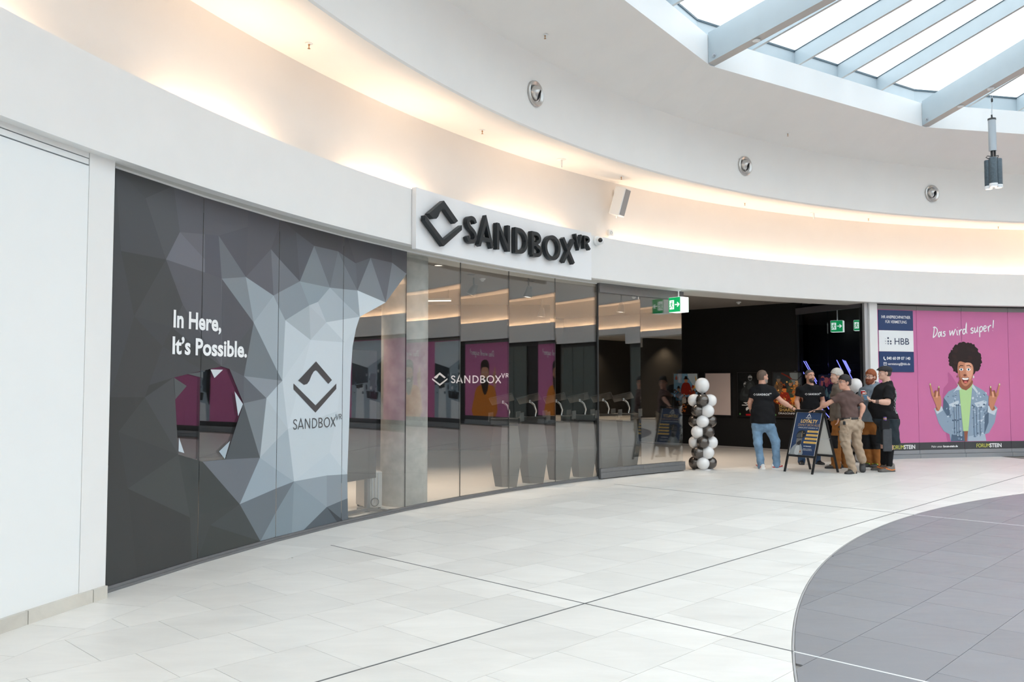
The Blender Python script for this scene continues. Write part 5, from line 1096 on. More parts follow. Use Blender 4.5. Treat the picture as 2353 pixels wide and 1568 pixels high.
# ================================================================ PEOPLE
# a small solid modeller: rounded bones joined by smooth unions on a grid, surfaced with dual contouring
class Field:
    def __init__(s, lo, hi, h):
        s.lo = np.array(lo, float); s.h = h; s.n = np.maximum(((np.array(hi) - s.lo) / h).astype(int) + 2, 4)
        s.d = np.full(tuple(s.n), .5, np.float32)
    def sub(s, lo, hi):
        a = np.clip(((np.array(lo) - s.lo) / s.h).astype(int), 0, s.n - 1); b = np.clip(((np.array(hi) - s.lo) / s.h).astype(int) + 2, 1, s.n)
        sl = tuple(slice(i, max(j, i + 1)) for i, j in zip(a, b)); g = [s.lo[k] + s.h * np.arange(sl[k].start, sl[k].stop) for k in range(3)]
        return sl, np.stack(np.meshgrid(*g, indexing='ij'), -1).astype(np.float32)
    def smin(s, sl, d, k):
        o = s.d[sl]
        if k <= 0: s.d[sl] = np.minimum(o, d); return
        h = np.clip(.5 + .5 * (o - d) / k, 0, 1); s.d[sl] = o * (1 - h) + d * h - k * h * (1 - h)
    def bone(s, a, b, ra, rb, k=.02):
        a = np.array(a, np.float32); b = np.array(b, np.float32); r = max(ra, rb) + .07
        sl, p = s.sub(np.minimum(a, b) - r, np.maximum(a, b) + r); v = b - a; t = np.clip(((p - a) @ v) / max(v @ v, 1e-9), 0, 1)
        s.smin(sl, np.linalg.norm(p - a - t[..., None] * v, axis=-1) - (ra + (rb - ra) * t), k)
    def slab_bone(s, a, b, side, wa, wb, da, db, k=.03):
        """a bone of elliptical section: half widths w along 'side', half depths d across it"""
        a = np.array(a, np.float32); b = np.array(b, np.float32); v = b - a; L = np.linalg.norm(v); v = v / L
        sd = np.array(side, np.float32); sd = sd - v * (sd @ v); sd /= np.linalg.norm(sd); f = np.cross(v, sd); r = max(wa, wb, da, db) + .07
        sl, p = s.sub(np.minimum(a, b) - r, np.maximum(a, b) + r); q = p - a; z = q @ v; t = np.clip(z / L, 0, 1); ex = z - t * L
        w_ = wa + (wb - wa) * t; d_ = da + (db - da) * t; m = np.minimum(w_, d_)
        s.smin(sl, (np.sqrt((q @ sd / w_) ** 2 + (q @ f / d_) ** 2 + (ex / (m * .8)) ** 2 + 1e-9) - 1) * m, k)
    def ball(s, c, R, M=None, k=.02, cut=False):
        c = np.array(c, np.float32); R = np.array(R, np.float32); r = R.max() + .06; sl, p = s.sub(c - r, c + r); q = p - c
        if M is not None: q = q @ np.array(M, np.float32)
        d = (np.sqrt(((q / R) ** 2).sum(-1) + 1e-9) - 1) * R.min()
        if cut: s.d[sl] = np.maximum(s.d[sl], -d)
        else: s.smin(sl, d, k)
    def plane(s, p0, n):
        """keep the side the normal points away from"""
        sl, p = s.sub(s.lo, s.lo + s.h * s.n); n = np.array(n, np.float32); n = n / np.linalg.norm(n); s.d[sl] = np.maximum(s.d[sl], (p - np.array(p0, np.float32)) @ n)
    def plane_near(s, p0, n, r):
        p0 = np.array(p0, np.float32); sl, p = s.sub(p0 - .2, p0 + .2); n = np.array(n, np.float32); n = n / np.linalg.norm(n); q = p - p0
        h = q @ n; s.d[sl] = np.where((np.sqrt(np.maximum((q * q).sum(-1) - h * h, 0)) < r) & (h > -.03), np.maximum(s.d[sl], h), s.d[sl])
    def folds(s, amp, fx, fy, fz, ph=0.0):
        sl, p = s.sub(s.lo, s.lo + s.h * s.n); x, y, z = p[..., 0], p[..., 1], p[..., 2]
        s.d += (amp * (np.sin(z * fz + 3 * np.sin(x * fx + ph) + 2 * np.sin(y * fy)) * np.sin(x * fx * .7 + z * fz * .3 + ph) + .6 * np.sin(z * fz * 1.9 + x * fx * 1.3 + ph * 2))).astype(np.float32)
    def mesh(s, name, mat, parent, smooth=1):
        d = s.d; d[0] = d[-1] = .5; d[:, 0] = d[:, -1] = .5; d[:, :, 0] = d[:, :, -1] = .5
        ins = d < 0; c = np.zeros(tuple(s.n - 1), np.int8)
        for i in (0, 1):
            for j in (0, 1):
                for k in (0, 1): c += ins[i:i + s.n[0] - 1, j:j + s.n[1] - 1, k:k + s.n[2] - 1]
        act = (c > 0) & (c < 8); idx = np.argwhere(act); num = -np.ones(act.shape, np.int64); num[act] = np.arange(len(idx))
        P = np.zeros((len(idx), 3)); cnt = np.zeros(len(idx)); cor = [(i, j, k) for i in (0, 1) for j in (0, 1) for k in (0, 1)]
        D = {q: d[idx[:, 0] + q[0], idx[:, 1] + q[1], idx[:, 2] + q[2]] for q in cor}
        for a in cor:
            for ax in range(3):
                if a[ax]: continue
                b = list(a); b[ax] = 1; b = tuple(b); da, db = D[a], D[b]; m = (da < 0) != (db < 0); t = np.where(m, da / np.where(m, da - db, 1), 0)
                e = np.array(a, float)[None, :].repeat(len(idx), 0); e[:, ax] += t; P[m] += e[m]; cnt[m] += 1
        P = (idx + P / cnt[:, None]) * s.h + s.lo; Q = []
        for ax in range(3):
            o1, o2 = [k for k in range(3) if k != ax]
            A = np.take(ins, range(0, s.n[ax] - 1), ax); B = np.take(ins, range(1, s.n[ax]), ax); e = np.argwhere(A != B)
            e = e[(e[:, o1] > 0) & (e[:, o2] > 0) & (e[:, o1] < s.n[o1] - 1) & (e[:, o2] < s.n[o2] - 1)]
            def g(u, v): q = e.copy(); q[:, o1] -= u; q[:, o2] -= v; return num[q[:, 0], q[:, 1], q[:, 2]]
            f = np.stack([g(1, 1), g(0, 1), g(0, 0), g(1, 0)], 1); fl = A[e[:, 0], e[:, 1], e[:, 2]] == (ax != 1); f[~fl] = f[~fl][:, ::-1]; Q.append(f)
        Q = np.concatenate(Q)
        for _ in range(smooth):
            S_ = np.zeros_like(P); n_ = np.zeros(len(P))
            for k in range(4): np.add.at(S_, Q[:, k], P[Q[:, (k + 1) % 4]] + P[Q[:, (k - 1) % 4]]); np.add.at(n_, Q[:, k], 2)
            P = P * .4 + .6 * S_ / np.maximum(n_, 1)[:, None]
        me = bpy.data.meshes.new(name); me.vertices.add(len(P)); me.vertices.foreach_set('co', P.astype(np.float32).ravel()); me.loops.add(len(Q) * 4); me.polygons.add(len(Q))
        me.loops.foreach_set('vertex_index', Q.astype(np.int32).ravel()); me.polygons.foreach_set('loop_start', np.arange(0, len(Q) * 4, 4, dtype=np.int32))
        me.update(calc_edges=True); me.validate(); me.polygons.foreach_set('use_smooth', np.ones(len(me.polygons), bool)); return link(name, me, mat, parent)
skin_a = pbr('skin_a', s2l((206, 156, 134)), .5, noise=.06, nscale=30); skin_b = pbr('skin_b', s2l((214, 170, 150)), .5, noise=.06, nscale=30); eyew = pbr('eye_white', (.75, .74, .72), .25); iris = pbr('iris', (.04, .03, .02), .2); lipm = pbr('lips', s2l((168, 104, 92)), .5)
def cloth(name, c, bump=.25, sc=180, noise=.12, ns=14): return pbr(name, s2l(c), .85, spec=.25, noise=noise, nscale=ns, bump=bump, bscale=sc, sheen=.0)
POSE = {
'p1': ((4.664, 15.585), dict(head=(-0.085, 0.015, 1.671), neck=(-0.094, 0.015, 1.529), shL=(-0.235, 0.075, 1.439), shR=(0.045, -0.045, 1.447), elL=(-0.294, 0.115, 1.204), wrL=(-0.241, 0.215, 1.023), elR=(0.225, -0.105, 1.226), wrR=(0.410, -0.205, 1.091), hdR=(0.530, -0.235, 1.059), hdL=(-0.197, 0.235, 0.943), hipL=(-0.184, 0.045, 0.830), hipR=(0.003, -0.015, 0.840), knL=(-0.188, 0.015, 0.479), knR=(0.118, -0.035, 0.497), anL=(-0.131, 0.035, 0.098), anR=(0.131, -0.035, 0.111))),
'p2': ((5.734, 16.550), dict(head=(0.043, 0.000, 1.693), neck=(0.044, 0.000, 1.543), shR=(-0.157, 0.000, 1.453), shL=(0.242, 0.000, 1.456), elR=(-0.214, 0.020, 1.207), elL=(0.290, 0.020, 1.207), wrR=(-0.237, -0.160, 1.033), wrL=(0.184, -0.140, 1.040), hdR=(-0.225, -0.200, 0.967), hdL=(0.132, -0.200, 0.967), hipR=(-0.054, 0.000, 0.870), hipL=(0.119, 0.000, 0.870), knR=(-0.113, -0.020, 0.445), knL=(0.127, -0.020, 0.445), anR=(-0.150, 0.000, 0.078), anL=(0.150, 0.000, 0.071))),
'p3': ((6.050, 15.770), dict(head=(-0.061, -0.020, 1.682), neck=(-0.035, -0.020, 1.529), shL=(-0.070, -0.190, 1.440), shR=(0.028, 0.160, 1.445), elL=(-0.070, -0.220, 1.179), wrL=(-0.113, -0.220, 0.947), hdL=(-0.136, -0.220, 0.827), elR=(-0.013, 0.180, 1.184), wrR=(-0.097, 0.100, 1.013), hdR=(-0.135, 0.080, 0.942), hipL=(-0.072, -0.110, 0.886), hipR=(-0.003, 0.070, 0.878), knL=(-0.129, -0.110, 0.489), knR=(0.094, 0.080, 0.476), anL=(-0.125, -0.080, 0.098), anR=(0.125, 0.080, 0.091))),
'p4': ((5.999, 14.900), dict(head=(-0.218, -0.050, 1.566), neck=(-0.171, -0.050, 1.425), shL=(-0.298, -0.070, 1.347), shR=(0.017, 0.030, 1.309), elL=(-0.475, -0.010, 1.219), wrL=(-0.632, 0.100, 1.097), hdL=(-0.756, 0.130, 1.066), elR=(0.084, -0.090, 1.150), wrR=(0.029, -0.110, 0.989), hdR=(0.020, -0.070, 0.901), hipL=(-0.215, -0.090, 0.875), hipR=(-0.024, -0.010, 0.871), knL=(-0.246, -0.110, 0.528), knR=(0.009, 0.030, 0.519), anL=(-0.123, -0.090, 0.106), anR=(0.123, 0.090, 0.224))),
'p5': ((6.754, 15.995), dict(head=(-0.029, 0.005, 1.670), neck=(-0.022, 0.005, 1.514), shR=(-0.116, 0.135, 1.414), shL=(0.037, -0.125, 1.428), elR=(-0.198, 0.065, 1.174), wrR=(-0.260, -0.155, 1.266), hdR=(-0.260, -0.195, 1.331), elL=(-0.013, -0.215, 1.188), wrL=(-0.211, -0.295, 1.247), hdL=(-0.290, -0.315, 1.275), hipR=(-0.098, 0.065, 0.840), hipL=(0.011, -0.055, 0.845), knR=(-0.117, 0.055, 0.463), knL=(0.025, -0.055, 0.470), anR=(-0.053, 0.055, 0.072), anL=(0.053, -0.055, 0.068))),
'p6': ((6.638, 15.210), dict(head=(-0.002, -0.010, 1.737), neck=(0.036, -0.010, 1.590), shL=(-0.020, -0.210, 1.458), shR=(0.107, 0.190, 1.462), elL=(-0.111, -0.280, 1.224), wrL=(-0.327, -0.230, 1.240), hdL=(-0.402, -0.150, 1.280), elR=(-0.041, 0.150, 1.211), wrR=(-0.268, -0.010, 1.249), hdR=(-0.375, -0.070, 1.285), hipL=(-0.036, -0.110, 0.930), hipR=(0.038, 0.090, 0.922), knL=(0.010, -0.110, 0.507), knR=(0.009, 0.110, 0.492), anL=(0.002, -0.110, 0.160), anR=(-0.002, 0.110, 0.167))),
}
def hairm(n, c): return pbr(n, s2l(c), .6, noise=.4, nscale=160, bump=.3, bscale=420)
V3 = lambda *a: np.array(a, float)
def unit(v): v = np.array(v, float); return v / np.linalg.norm(v)
class Person:
    def __init__(s, key, label, f, hf, skin=skin_a, build=1.0, tilt=0.0):
        base, J = POSE[key]; s.J = {k: V3(*v) for k, v in J.items()}; s.J['anL'][2] = max(.085, s.J['anL'][2] - .01); s.J['anR'][2] = max(.085, s.J['anR'][2] - .01)
        s.t = empty('person', (base[0], base[1], 0), label=label, cat='person', group=None); s.skin = skin; s.b = build
        s.f = unit((*f, 0)); s.r = np.array([s.f[1], -s.f[0], 0]); s.hf = unit((*hf, tilt)); s.hr = unit((s.hf[1], -s.hf[0], 0)); s.hu = np.cross(s.hr, s.hf)
        s.pel = (s.J['hipL'] + s.J['hipR']) / 2; s.shc = (s.J['shL'] + s.J['shR']) / 2; s.lo = np.minimum.reduce(list(s.J.values())) - .3; s.hi = np.maximum.reduce(list(s.J.values())) + .3
        s.lo[2] = -.01; s.HM = np.stack([s.hr, s.hf, s.hu], 1)
    def H(s, r, f, u): return s.J['head'] + s.hr * r + s.hf * f + s.hu * u
    def headshape(s, F, g=0.0):
        M = s.HM
        F.ball(s.H(0, -.012, .038), (.077 + g, .098 + g, .088 + g), M, .01); F.ball(s.H(0, .022, -.045), (.060 + g, .074 + g, .080 + g), M, .03)
        F.ball(s.H(0, .062, -.094), (.034 + g, .028 + g, .022 + g), M, .03)
    def body(s, hands=(1, 1), curlL=.35, curlR=.35):
        F = Field(s.lo, s.hi, .0068); J = s.J; b = s.b
        s.torso(F, -.012); 
        for S in 'LR':
            F.bone(J['sh' + S] - V3(0, 0, .02), J['el' + S], .046 * b, .040 * b, .03); F.bone(J['el' + S], J['wr' + S], .039 * b, .026 * min(b, 1.06), .02); F.bone(J['el' + S] * .75 + J['wr' + S] * .25, J['el' + S] * .6 + J['wr' + S] * .4, .041 * b, .038 * b, .03)
            F.bone(J['hip' + S], J['kn' + S], .078 * b, .055, .03); F.bone(J['kn' + S], J['an' + S], .055, .038, .03)
            F.bone(J['an' + S], J['an' + S] + V3(0, 0, -.03), .038, .036)
            v = unit(J['kn' + S] - J['an' + S]); F.bone(J['an' + S] + v * .2 - s.f * .012, J['an' + S] + v * .3 - s.f * .010, .045, .05, .03)
        # head
        F.bone(J['neck'] - V3(0, 0, .06), s.H(0, -.022, -.05), .066 * b, .055, .03)
        H = Field(s.J['head'] - .17, s.J['head'] + .17, .0068); s.headshape(H)
        H.bone(s.H(0, .088, .020), s.H(0, .105, -.020), .008, .0115, .012); H.ball(s.H(0, .078, .034), (.045, .018, .010), s.HM, .02)
        for q in (-1, 1):
            H.ball(s.H(q * .076, -.012, -.006), (.010, .022, .033), s.HM, .008); H.ball(s.H(q * .031, .095, .012), (.012, .012, .0065), s.HM, cut=True)
            H.ball(s.H(q * .045, .055, -.028), (.022, .03, .024), s.HM, .02); H.ball(s.H(q * .014, .098, -.026), (.008, .009, .007), s.HM, .008)
        H.ball(s.H(0, .087, -.058), (.026, .012, .008), s.HM, .01); H.ball(s.H(0, .086, -.070), (.021, .012, .007), s.HM, .01)
        sl, p = F.sub(H.lo, H.lo + H.h * (H.n - 1)); o = np.clip(((p - H.lo) / H.h), 0, H.n - 1.001); i0 = o.astype(int); fr = o - i0; i1 = np.minimum(i0 + 1, H.n - 1); acc = 0
        for a in (0, 1):
            for bb in (0, 1):
                for c in (0, 1):
                    wgt = (fr[..., 0] if a else 1 - fr[..., 0]) * (fr[..., 1] if bb else 1 - fr[..., 1]) * (fr[..., 2] if c else 1 - fr[..., 2])
                    acc = acc + wgt * H.d[(i1 if a else i0)[..., 0], (i1 if bb else i0)[..., 1], (i1 if c else i0)[..., 2]]
        F.smin(sl, acc.astype(np.float32), .02)
        for S, on, curl in (('L', hands[0], curlL), ('R', hands[1], curlR)):
            if on: s.hand(F, S, curl)
        s.bod = F.mesh('body', s.skin, s.t)
        for q in (-1, 1):
            e = latheo('eye', [(.0, .0115), (.006, .0100), (.0100, .006), (.0115, 0), (.0, -.008)], eyew, s.t, 14, s.mat(s.H(q * .031, .0755, .011))); 
            latheo('iris', [(.0, .0124), (.0048, .0114), (.0052, .0100)], iris, e, 12, s.mat(s.H(q * .031, .0755, .011)))
        tubeo('mouth', [s.H(-.022, .095, -.066), s.H(-.008, .1, -.0635), s.H(.008, .1, -.0635), s.H(.022, .095, -.066)], [.003, .006, .006, .003], lipm, s.t, 8)
    def mat(s, p):
        M = Matrix.Identity(4); x, y, z = s.hr, s.hu, s.hf
        for i in range(3): M[i][0], M[i][1], M[i][2], M[i][3] = x[i], y[i], z[i], p[i]
        return M
    def hand(s, F, S, curl):
        w_, h_ = s.J['wr' + S], s.J['hd' + S]; d = unit(h_ - w_); up = s.palm.get(S) if hasattr(s, 'palm') else None
        n = unit(np.cross(d, s.r if abs(d @ s.r) < .9 else s.f)) if up is None else unit(np.array(up) - d * (d @ np.array(up)))      # back of the hand
        sd = np.cross(d, n); th = 1 if S == 'R' else -1
        c0 = w_ + d * .018; c1 = w_ + d * .085
        F.slab_bone(c0, c1, sd, .028, .040, .013, .013, .012)
        for k, (o, L) in enumerate(((-.031, .062), (-.0105, .074), (.0105, .080), (.031, .070))):
            o *= -th; a = w_ + d * .088 + sd * o; dd = unit(d - n * curl * .6 + sd * o * 1.2); b_ = a + dd * L * .52; d2 = unit(d - n * curl * 1.7 + sd * o * .6); c = b_ + d2 * L * .48
            F.bone(a, b_, .0090, .0085, .006); F.bone(b_, c, .0085, .0072, .003)
        a = w_ + d * .03 + sd * .024 * th * -1 * -1; t1 = unit(d * .65 + sd * .75 * th - n * .25); b_ = a + t1 * .045; c = b_ + unit(d * .9 + sd * .3 * th - n * .3) * .032
        F.bone(a, b_, .0125, .0105, .010); F.bone(b_, c, .0105, .0085, .004)
    def torso(s, F, g):
        b = s.b; up = unit(s.shc - s.pel); L = np.linalg.norm(s.shc - s.pel); P = s.pel; hr = unit(s.J['hipR'] - s.J['hipL']); sr = unit(s.J['shR'] - s.J['shL'])
        r = s.r; at = lambda t: P + up * L * t
        F.slab_bone(P - V3(0, 0, .05), at(.18), r, .165 * b + g, .155 * b + g, .115 * b + g, .108 * b + g); F.slab_bone(at(.18), at(.45), r, .155 * b + g, .148 * b + g, .108 * b + g, .103 * b + g)
        F.slab_bone(at(.45), at(.80), r, .150 * b + g, .172 * b + g, .105 * b + g, .118 * b + g); F.slab_bone(at(.80), at(1.0), r, .165 * b + g, .12 * b + g, .11 * b + g, .085 * b + g)
        F.bone(at(.97), s.J['neck'] - V3(0, 0, .03), .085 + g, .062 + g, .05)
        for S in 'LR': F.bone(s.J['neck'] - V3(0, 0, .055), s.J['sh' + S] - V3(0, 0, .034), .058 + g, .046 * b + g, .05); F.bone(at(.78) + (s.J['sh' + S] - s.shc) * .5, s.J['sh' + S] - V3(0, 0, .03), .075 * b + g, .052 * b + g, .05)
        if hasattr(s, 'belly'): s.belly(F, g)
    def top(s, name, mat, g=.016, sleeve=.55, hem=None, neck=.075, sg=.014, extra=None, fold=.0035, wide=0.0):
        F = Field(s.lo, s.hi, .0085); J = s.J; b = s.b; s.torso(F, g)
        if wide: F.slab_bone(s.pel, s.pel + (s.shc - s.pel) * .5, s.r, .165 * b + wide, .155 * b + wide, .12 * b + wide, .11 * b + wide)
        for S in 'LR':
            a, e, w_ = J['sh' + S], J['el' + S], J['wr' + S]
            if sleeve <= 1: q = a + (e - a) * sleeve; F.bone(a - V3(0, 0, .02), q + (e - a) * .12, .050 * b + sg, (.050 * b + sg) * 1.04, .04); F.plane_near(q, e - a, .105 * b)
            else: q = e + (w_ - e) * (sleeve - 1); F.bone(a - V3(0, 0, .02), e, .052 * b + sg, .048 * b + sg, .04); F.bone(e, q, .050 * b + sg, .036 * b + sg, .02)
        if extra: extra(F)
        F.folds(fold, 19, 17, 26, s.J['head'][0] * 9)
        hz_ = s.pel[2] - .06 if hem is None else hem
        F.plane((0, 0, hz_), (0, 0, -1))
        nk = J['neck']; dn = unit(s.H(0, -.02, -.05) - nk); F.bone_cut(nk - dn * .015 + s.f * .012, nk + dn * .25, neck)
        return F.mesh(name, mat, s.t, 2)
    def trousers(s, name, mat, wh=.0, knee=.078, ank=.07, waist=.04, leg=1.0, g=.012, fold=.004, hems=True, cutz=None):
        F = Field(s.lo, s.hi, .0085); J = s.J; b = s.b; up = unit(s.shc - s.pel)
        F.slab_bone(s.pel - V3(0, 0, .06), s.pel + up * (waist + .06), s.r, .165 * b + g + wh, .158 * b + g, .122 * b + g, .112 * b + g)
        for S in 'LR':
            h_, k_, a_ = J['hip' + S], J['kn' + S], J['an' + S]
            F.bone(h_ - V3(0, 0, .02), k_, .092 * b + g, knee, .035)
            if leg >= 1: e = a_ + V3(0, 0, -.035) if a_[2] < .15 else a_; F.bone(k_, a_ + (k_ - a_) * .25, knee, ank * .97, .03); F.bone(a_ + (k_ - a_) * .25, e, ank * .97, ank, .02)
            F.ball(h_ - s.f * .06 + V3(0, 0, -.03), (.085 * b, .085 * b, .09 * b), None, .05)
        F.folds(fold, 24, 21, 34, s.J['head'][1] * 7 + 1)
        q = s.pel + up * waist; F.plane(q, up)
        if cutz is not None: F.plane((0, 0, cutz), (0, 0, -1))
        s.legs = F.d.copy(), F.lo, F.h, F.n
        return F.mesh(name, mat, s.t)
    def hair(s, mat, g=.012, line=.072, nape=-.062, burn=.012, top=0.0, rough=.0022):
        F = Field(s.J['head'] - .2, s.J['head'] + .22, .0055); F.ball(s.H(0, -.012 + top * .2, .038 + top * .5), (.077 + g, .098 + g, .088 + g + top * .5), s.HM, .01); F.ball(s.H(0, -.045, -.02), (.066 + g, .055 + g, .06 + g), s.HM, .03)
        if rough: F.folds(rough, 210, 190, 160)
        sl, p = F.sub(F.lo, F.lo + F.h * F.n); q = (p - s.J['head'].astype(np.float32)) @ s.HM.astype(np.float32); r_, f_, u_ = q[..., 0], q[..., 1], q[..., 2]
        front = (line - .9 * np.abs(r_) * .35 - .25 * np.maximum(.05 - f_, 0)) - u_            # hair line over the brow
        back = np.maximum(f_ - (burn + .35 * u_), nape - u_)                                   # sides and nape, behind the sideburns
        ear = .034 - np.sqrt((np.abs(r_) - .086) ** 2 * .3 + (f_ + .006) ** 2 + (u_ + .012) ** 2)
        d = np.maximum(F.d[sl], np.minimum(front, back)); F.d[sl] = np.maximum(d, ear)
        return F.mesh('hair', mat, s.t)
    def patch(s, name, mat, c, size, yaw=0.0, infl=.008, parent=None):
        """a piece sewn on the trousers: their own surface, a little thicker, inside a box"""
        d, lo, h, n = s.legs; F = Field(lo, lo + h, h); F.n = n; F.d = d - np.float32(infl); c = np.array(c, float)
        for ax, sz in zip((V3(math.cos(yaw), math.sin(yaw), 0), V3(-math.sin(yaw), math.cos(yaw), 0), V3(0, 0, 1)), size):
            for q in (-1, 1): F.plane(c + ax * q * sz / 2, ax * q)
        return F.mesh(name, mat, parent or s.t, 2)
    def beard(s, mat, g=.006, top=-.035, back=-.02, hole=True, chin=.0):
        F = Field(s.J['head'] - .2, s.J['head'] + .2, .0055); F.ball(s.H(0, .022, -.045), (.060 + g, .074 + g, .080 + g), s.HM, .03); F.ball(s.H(0, .062, -.094 - chin), (.036 + g, .03 + g, .026 + g), s.HM, .03); F.ball(s.H(0, .09, -.047), (.030, .016, .010), s.HM, .01)
        F.folds(.0016, 160, 150, 140); F.plane(s.H(0, .09, top), unit(s.hu + s.hf * .75 if not hole else s.hu + s.hf * .25)); F.plane(s.H(0, back, 0), -s.hf)
        F.ball(s.H(0, .104, -.066), (.022, .022, .0095), s.HM, cut=True)
        return F.mesh('beard', mat, s.t)
    def brows(s, mat):
        for q in (-1, 1): tubeo('eyebrow', [s.H(q * .016, .094, .033), s.H(q * .033, .092, .038), s.H(q * .05, .076, .034)], [.004, .0045, .002], mat, s.t, 6)
    def glasses(s, mat):
        bm = bmesh.new()
        for q in (-1, 1):
            ring = [s.H(q * .033 + .023 * math.cos(t), .112 - abs(.023 * math.cos(t) + .033) * .15, .010 + .019 * math.sin(t)) for t in np.linspace(0, 2 * pi, 17)[:-1]]; ring.append(ring[0]); tube(bm, ring, .0023, 6)
            tube(bm, [s.H(q * .056, .108, .014), s.H(q * .078, .06, .014), s.H(q * .082, -.01, .008)], .0023, 6)
        tube(bm, [s.H(-.011, .113, .014), s.H(.011, .113, .014)], .0023, 6)
        return bmobj('glasses', bm, mat, s.t, True)
    def shoe(s, S, d, mat, solem, L=.28, hi=.0, pitch=0.0, accent=None, at=None):
        a = s.J['an' + S]; d = unit((*d, 0)); r = np.array([d[1], -d[0], 0]); hp = a * 1.0
        if at is not None: hp = np.array([*at, 0]) - s.off()
        M = Matrix.Identity(4); dv = V3(d[0] * math.cos(pitch), d[1] * math.cos(pitch), -math.sin(pitch)); uv = np.cross(r, dv)
        for i in range(3): M[i][0], M[i][1], M[i][2] = dv[i], -r[i], uv[i]
        org = hp - uv * (hp[2] if pitch == 0 and at is None else (.085 if at is None else 0)); 
        for i in range(3): M[i][3] = org[i]
        st_ = [(-.085, .026, .085 + hi), (-.075, .036, .095 + hi), (-.04, .041, .100 + hi), (.02, .041, .092 + hi * .8), (.06, .043, .072), (.11, .047, .058), (.15, .047, .050), (.178, .038, .042), (.192, .018, .030)]
        k = L / .28; bm = bmesh.new(); rings = []
        for x, w_, h_ in st_: rings.append([bm.verts.new(M @ Vector((x * k, w_ * k * cx_, .022 + (h_ - .022) * cz_))) for cx_, cz_ in ((-1, 0), (-1.05, .35), (-.8, .8), (-.35, 1), (.35, 1), (.8, .8), (1.05, .35), (1, 0))])
        for A, B in zip(rings, rings[1:]):
            for i in range(8): bm.faces.new((A[i], A[(i + 1) % 8], B[(i + 1) % 8], B[i]))
        bm.faces.new(rings[0]); bm.faces.new(rings[-1][::-1]); o = bmobj('shoe', bm, mat, s.t, True)
        bm = bmesh.new(); lo_, hi_ = [], []
        out = [(x, w_ * 1.12) for x, w_, h_ in st_]; loop = [(x * k, w_ * k) for x, w_ in out] + [(x * k, -w_ * k) for x, w_ in out[::-1]]
        lo_ = [bm.verts.new(M @ Vector((x * 1.02, y, .0))) for x, y in loop]; hi_ = [bm.verts.new(M @ Vector((x * 1.02, y, .028))) for x, y in loop]
        bm.faces.new(lo_); bm.faces.new(hi_[::-1])
        for i in range(len(loop)): bm.faces.new((lo_[i], lo_[(i + 1) % len(loop)], hi_[(i + 1) % len(loop)], hi_[i]))
        bmobj('sole', bm, solem, o)
        bm = bmesh.new()
        for x in (.035, .06, .085): tube(bm, [M @ Vector((x * k, -.028, .078 - x * .22 + .008)), M @ Vector((x * k + .004, 0, .089 - x * .22 + .006)), M @ Vector((x * k, .028, .078 - x * .22 + .008))], .0035, 6)
        bmobj('laces', bm, accent or solem, o)['kind'] = 'stuff'
        if accent:
            for q in (-1, 1):
                bm = bmesh.new(); pts = stroke([(-.07 * k, .045), (-.01 * k, .034), (.05 * k, .05), (.10 * k, .066)] if accent is not True else [], .016)
                for p in pts: 
                    vv = [bm.verts.new(M @ Vector((x, q * (.0455 * k + .002), y))) for x, y in p]; bm.faces.new(vv)
                bmobj('stripe', bm, accent, o)
        return o
    def off(s): return V3(*s.t.location)
def bone_cut(s, a, b, r):
    a = np.array(a, np.float32); b = np.array(b, np.float32); sl, p = s.sub(np.minimum(a, b) - r - .02, np.maximum(a, b) + r + .02); v = b - a; t = np.clip(((p - a) @ v) / (v @ v), 0, 1)
    s.d[sl] = np.maximum(s.d[sl], r - np.linalg.norm(p - a - t[..., None] * v, axis=-1))
Field.bone_cut = bone_cut

tee_black = cloth('tee_black', (24, 24, 27)); jeans = cloth('jeans', (120, 150, 178), .35, 260, .34, 6); jeans_d = cloth('jeans_dark', (60, 84, 116), .3, 260, .2, 9)
brown_tee = cloth('brown_tee', (96, 76, 72)); beige = cloth('beige_work', (170, 150, 130), .35, 120, .14, 7); rust = cloth('rust_work', (160, 104, 54), .35, 120, .16, 7); blk_work = cloth('black_work', (34, 34, 37))
greybrown = cloth('grey_brown_wool', (112, 102, 94)); hood_grey = cloth('hood_grey', (122, 134, 146)); shorts_m = cloth('dark_shorts', (40, 48, 54), .3, 120, .2, 8); sock_m = cloth('sock_black', (22, 22, 25))
leather = pbr('belt_leather', (.02, .02, .022), .4); white_sole = pbr('white_sole', (.78, .77, .75), .5); white_leather = pbr('white_leather', (.76, .75, .73), .45); red_m = pbr('red_stripe', s2l((190, 36, 40)), .45)
dk_shoe = pbr('dark_shoe', (.05, .048, .047), .55, noise=.2, nscale=40); dk_sole = pbr('dark_sole', (.03, .03, .032), .7); grey_boot = pbr('grey_boot', (.17, .15, .135), .65, noise=.25, nscale=30); orange_m = pbr('orange_trim', s2l((224, 124, 50)), .5); lime_m = pbr('lime_trim', s2l((170, 220, 70)), .5)
blk_leather = pbr('black_leather', (.018, .018, .02), .3); brn_boot = pbr('brown_boot', (.13, .095, .075), .65, noise=.2, nscale=30)
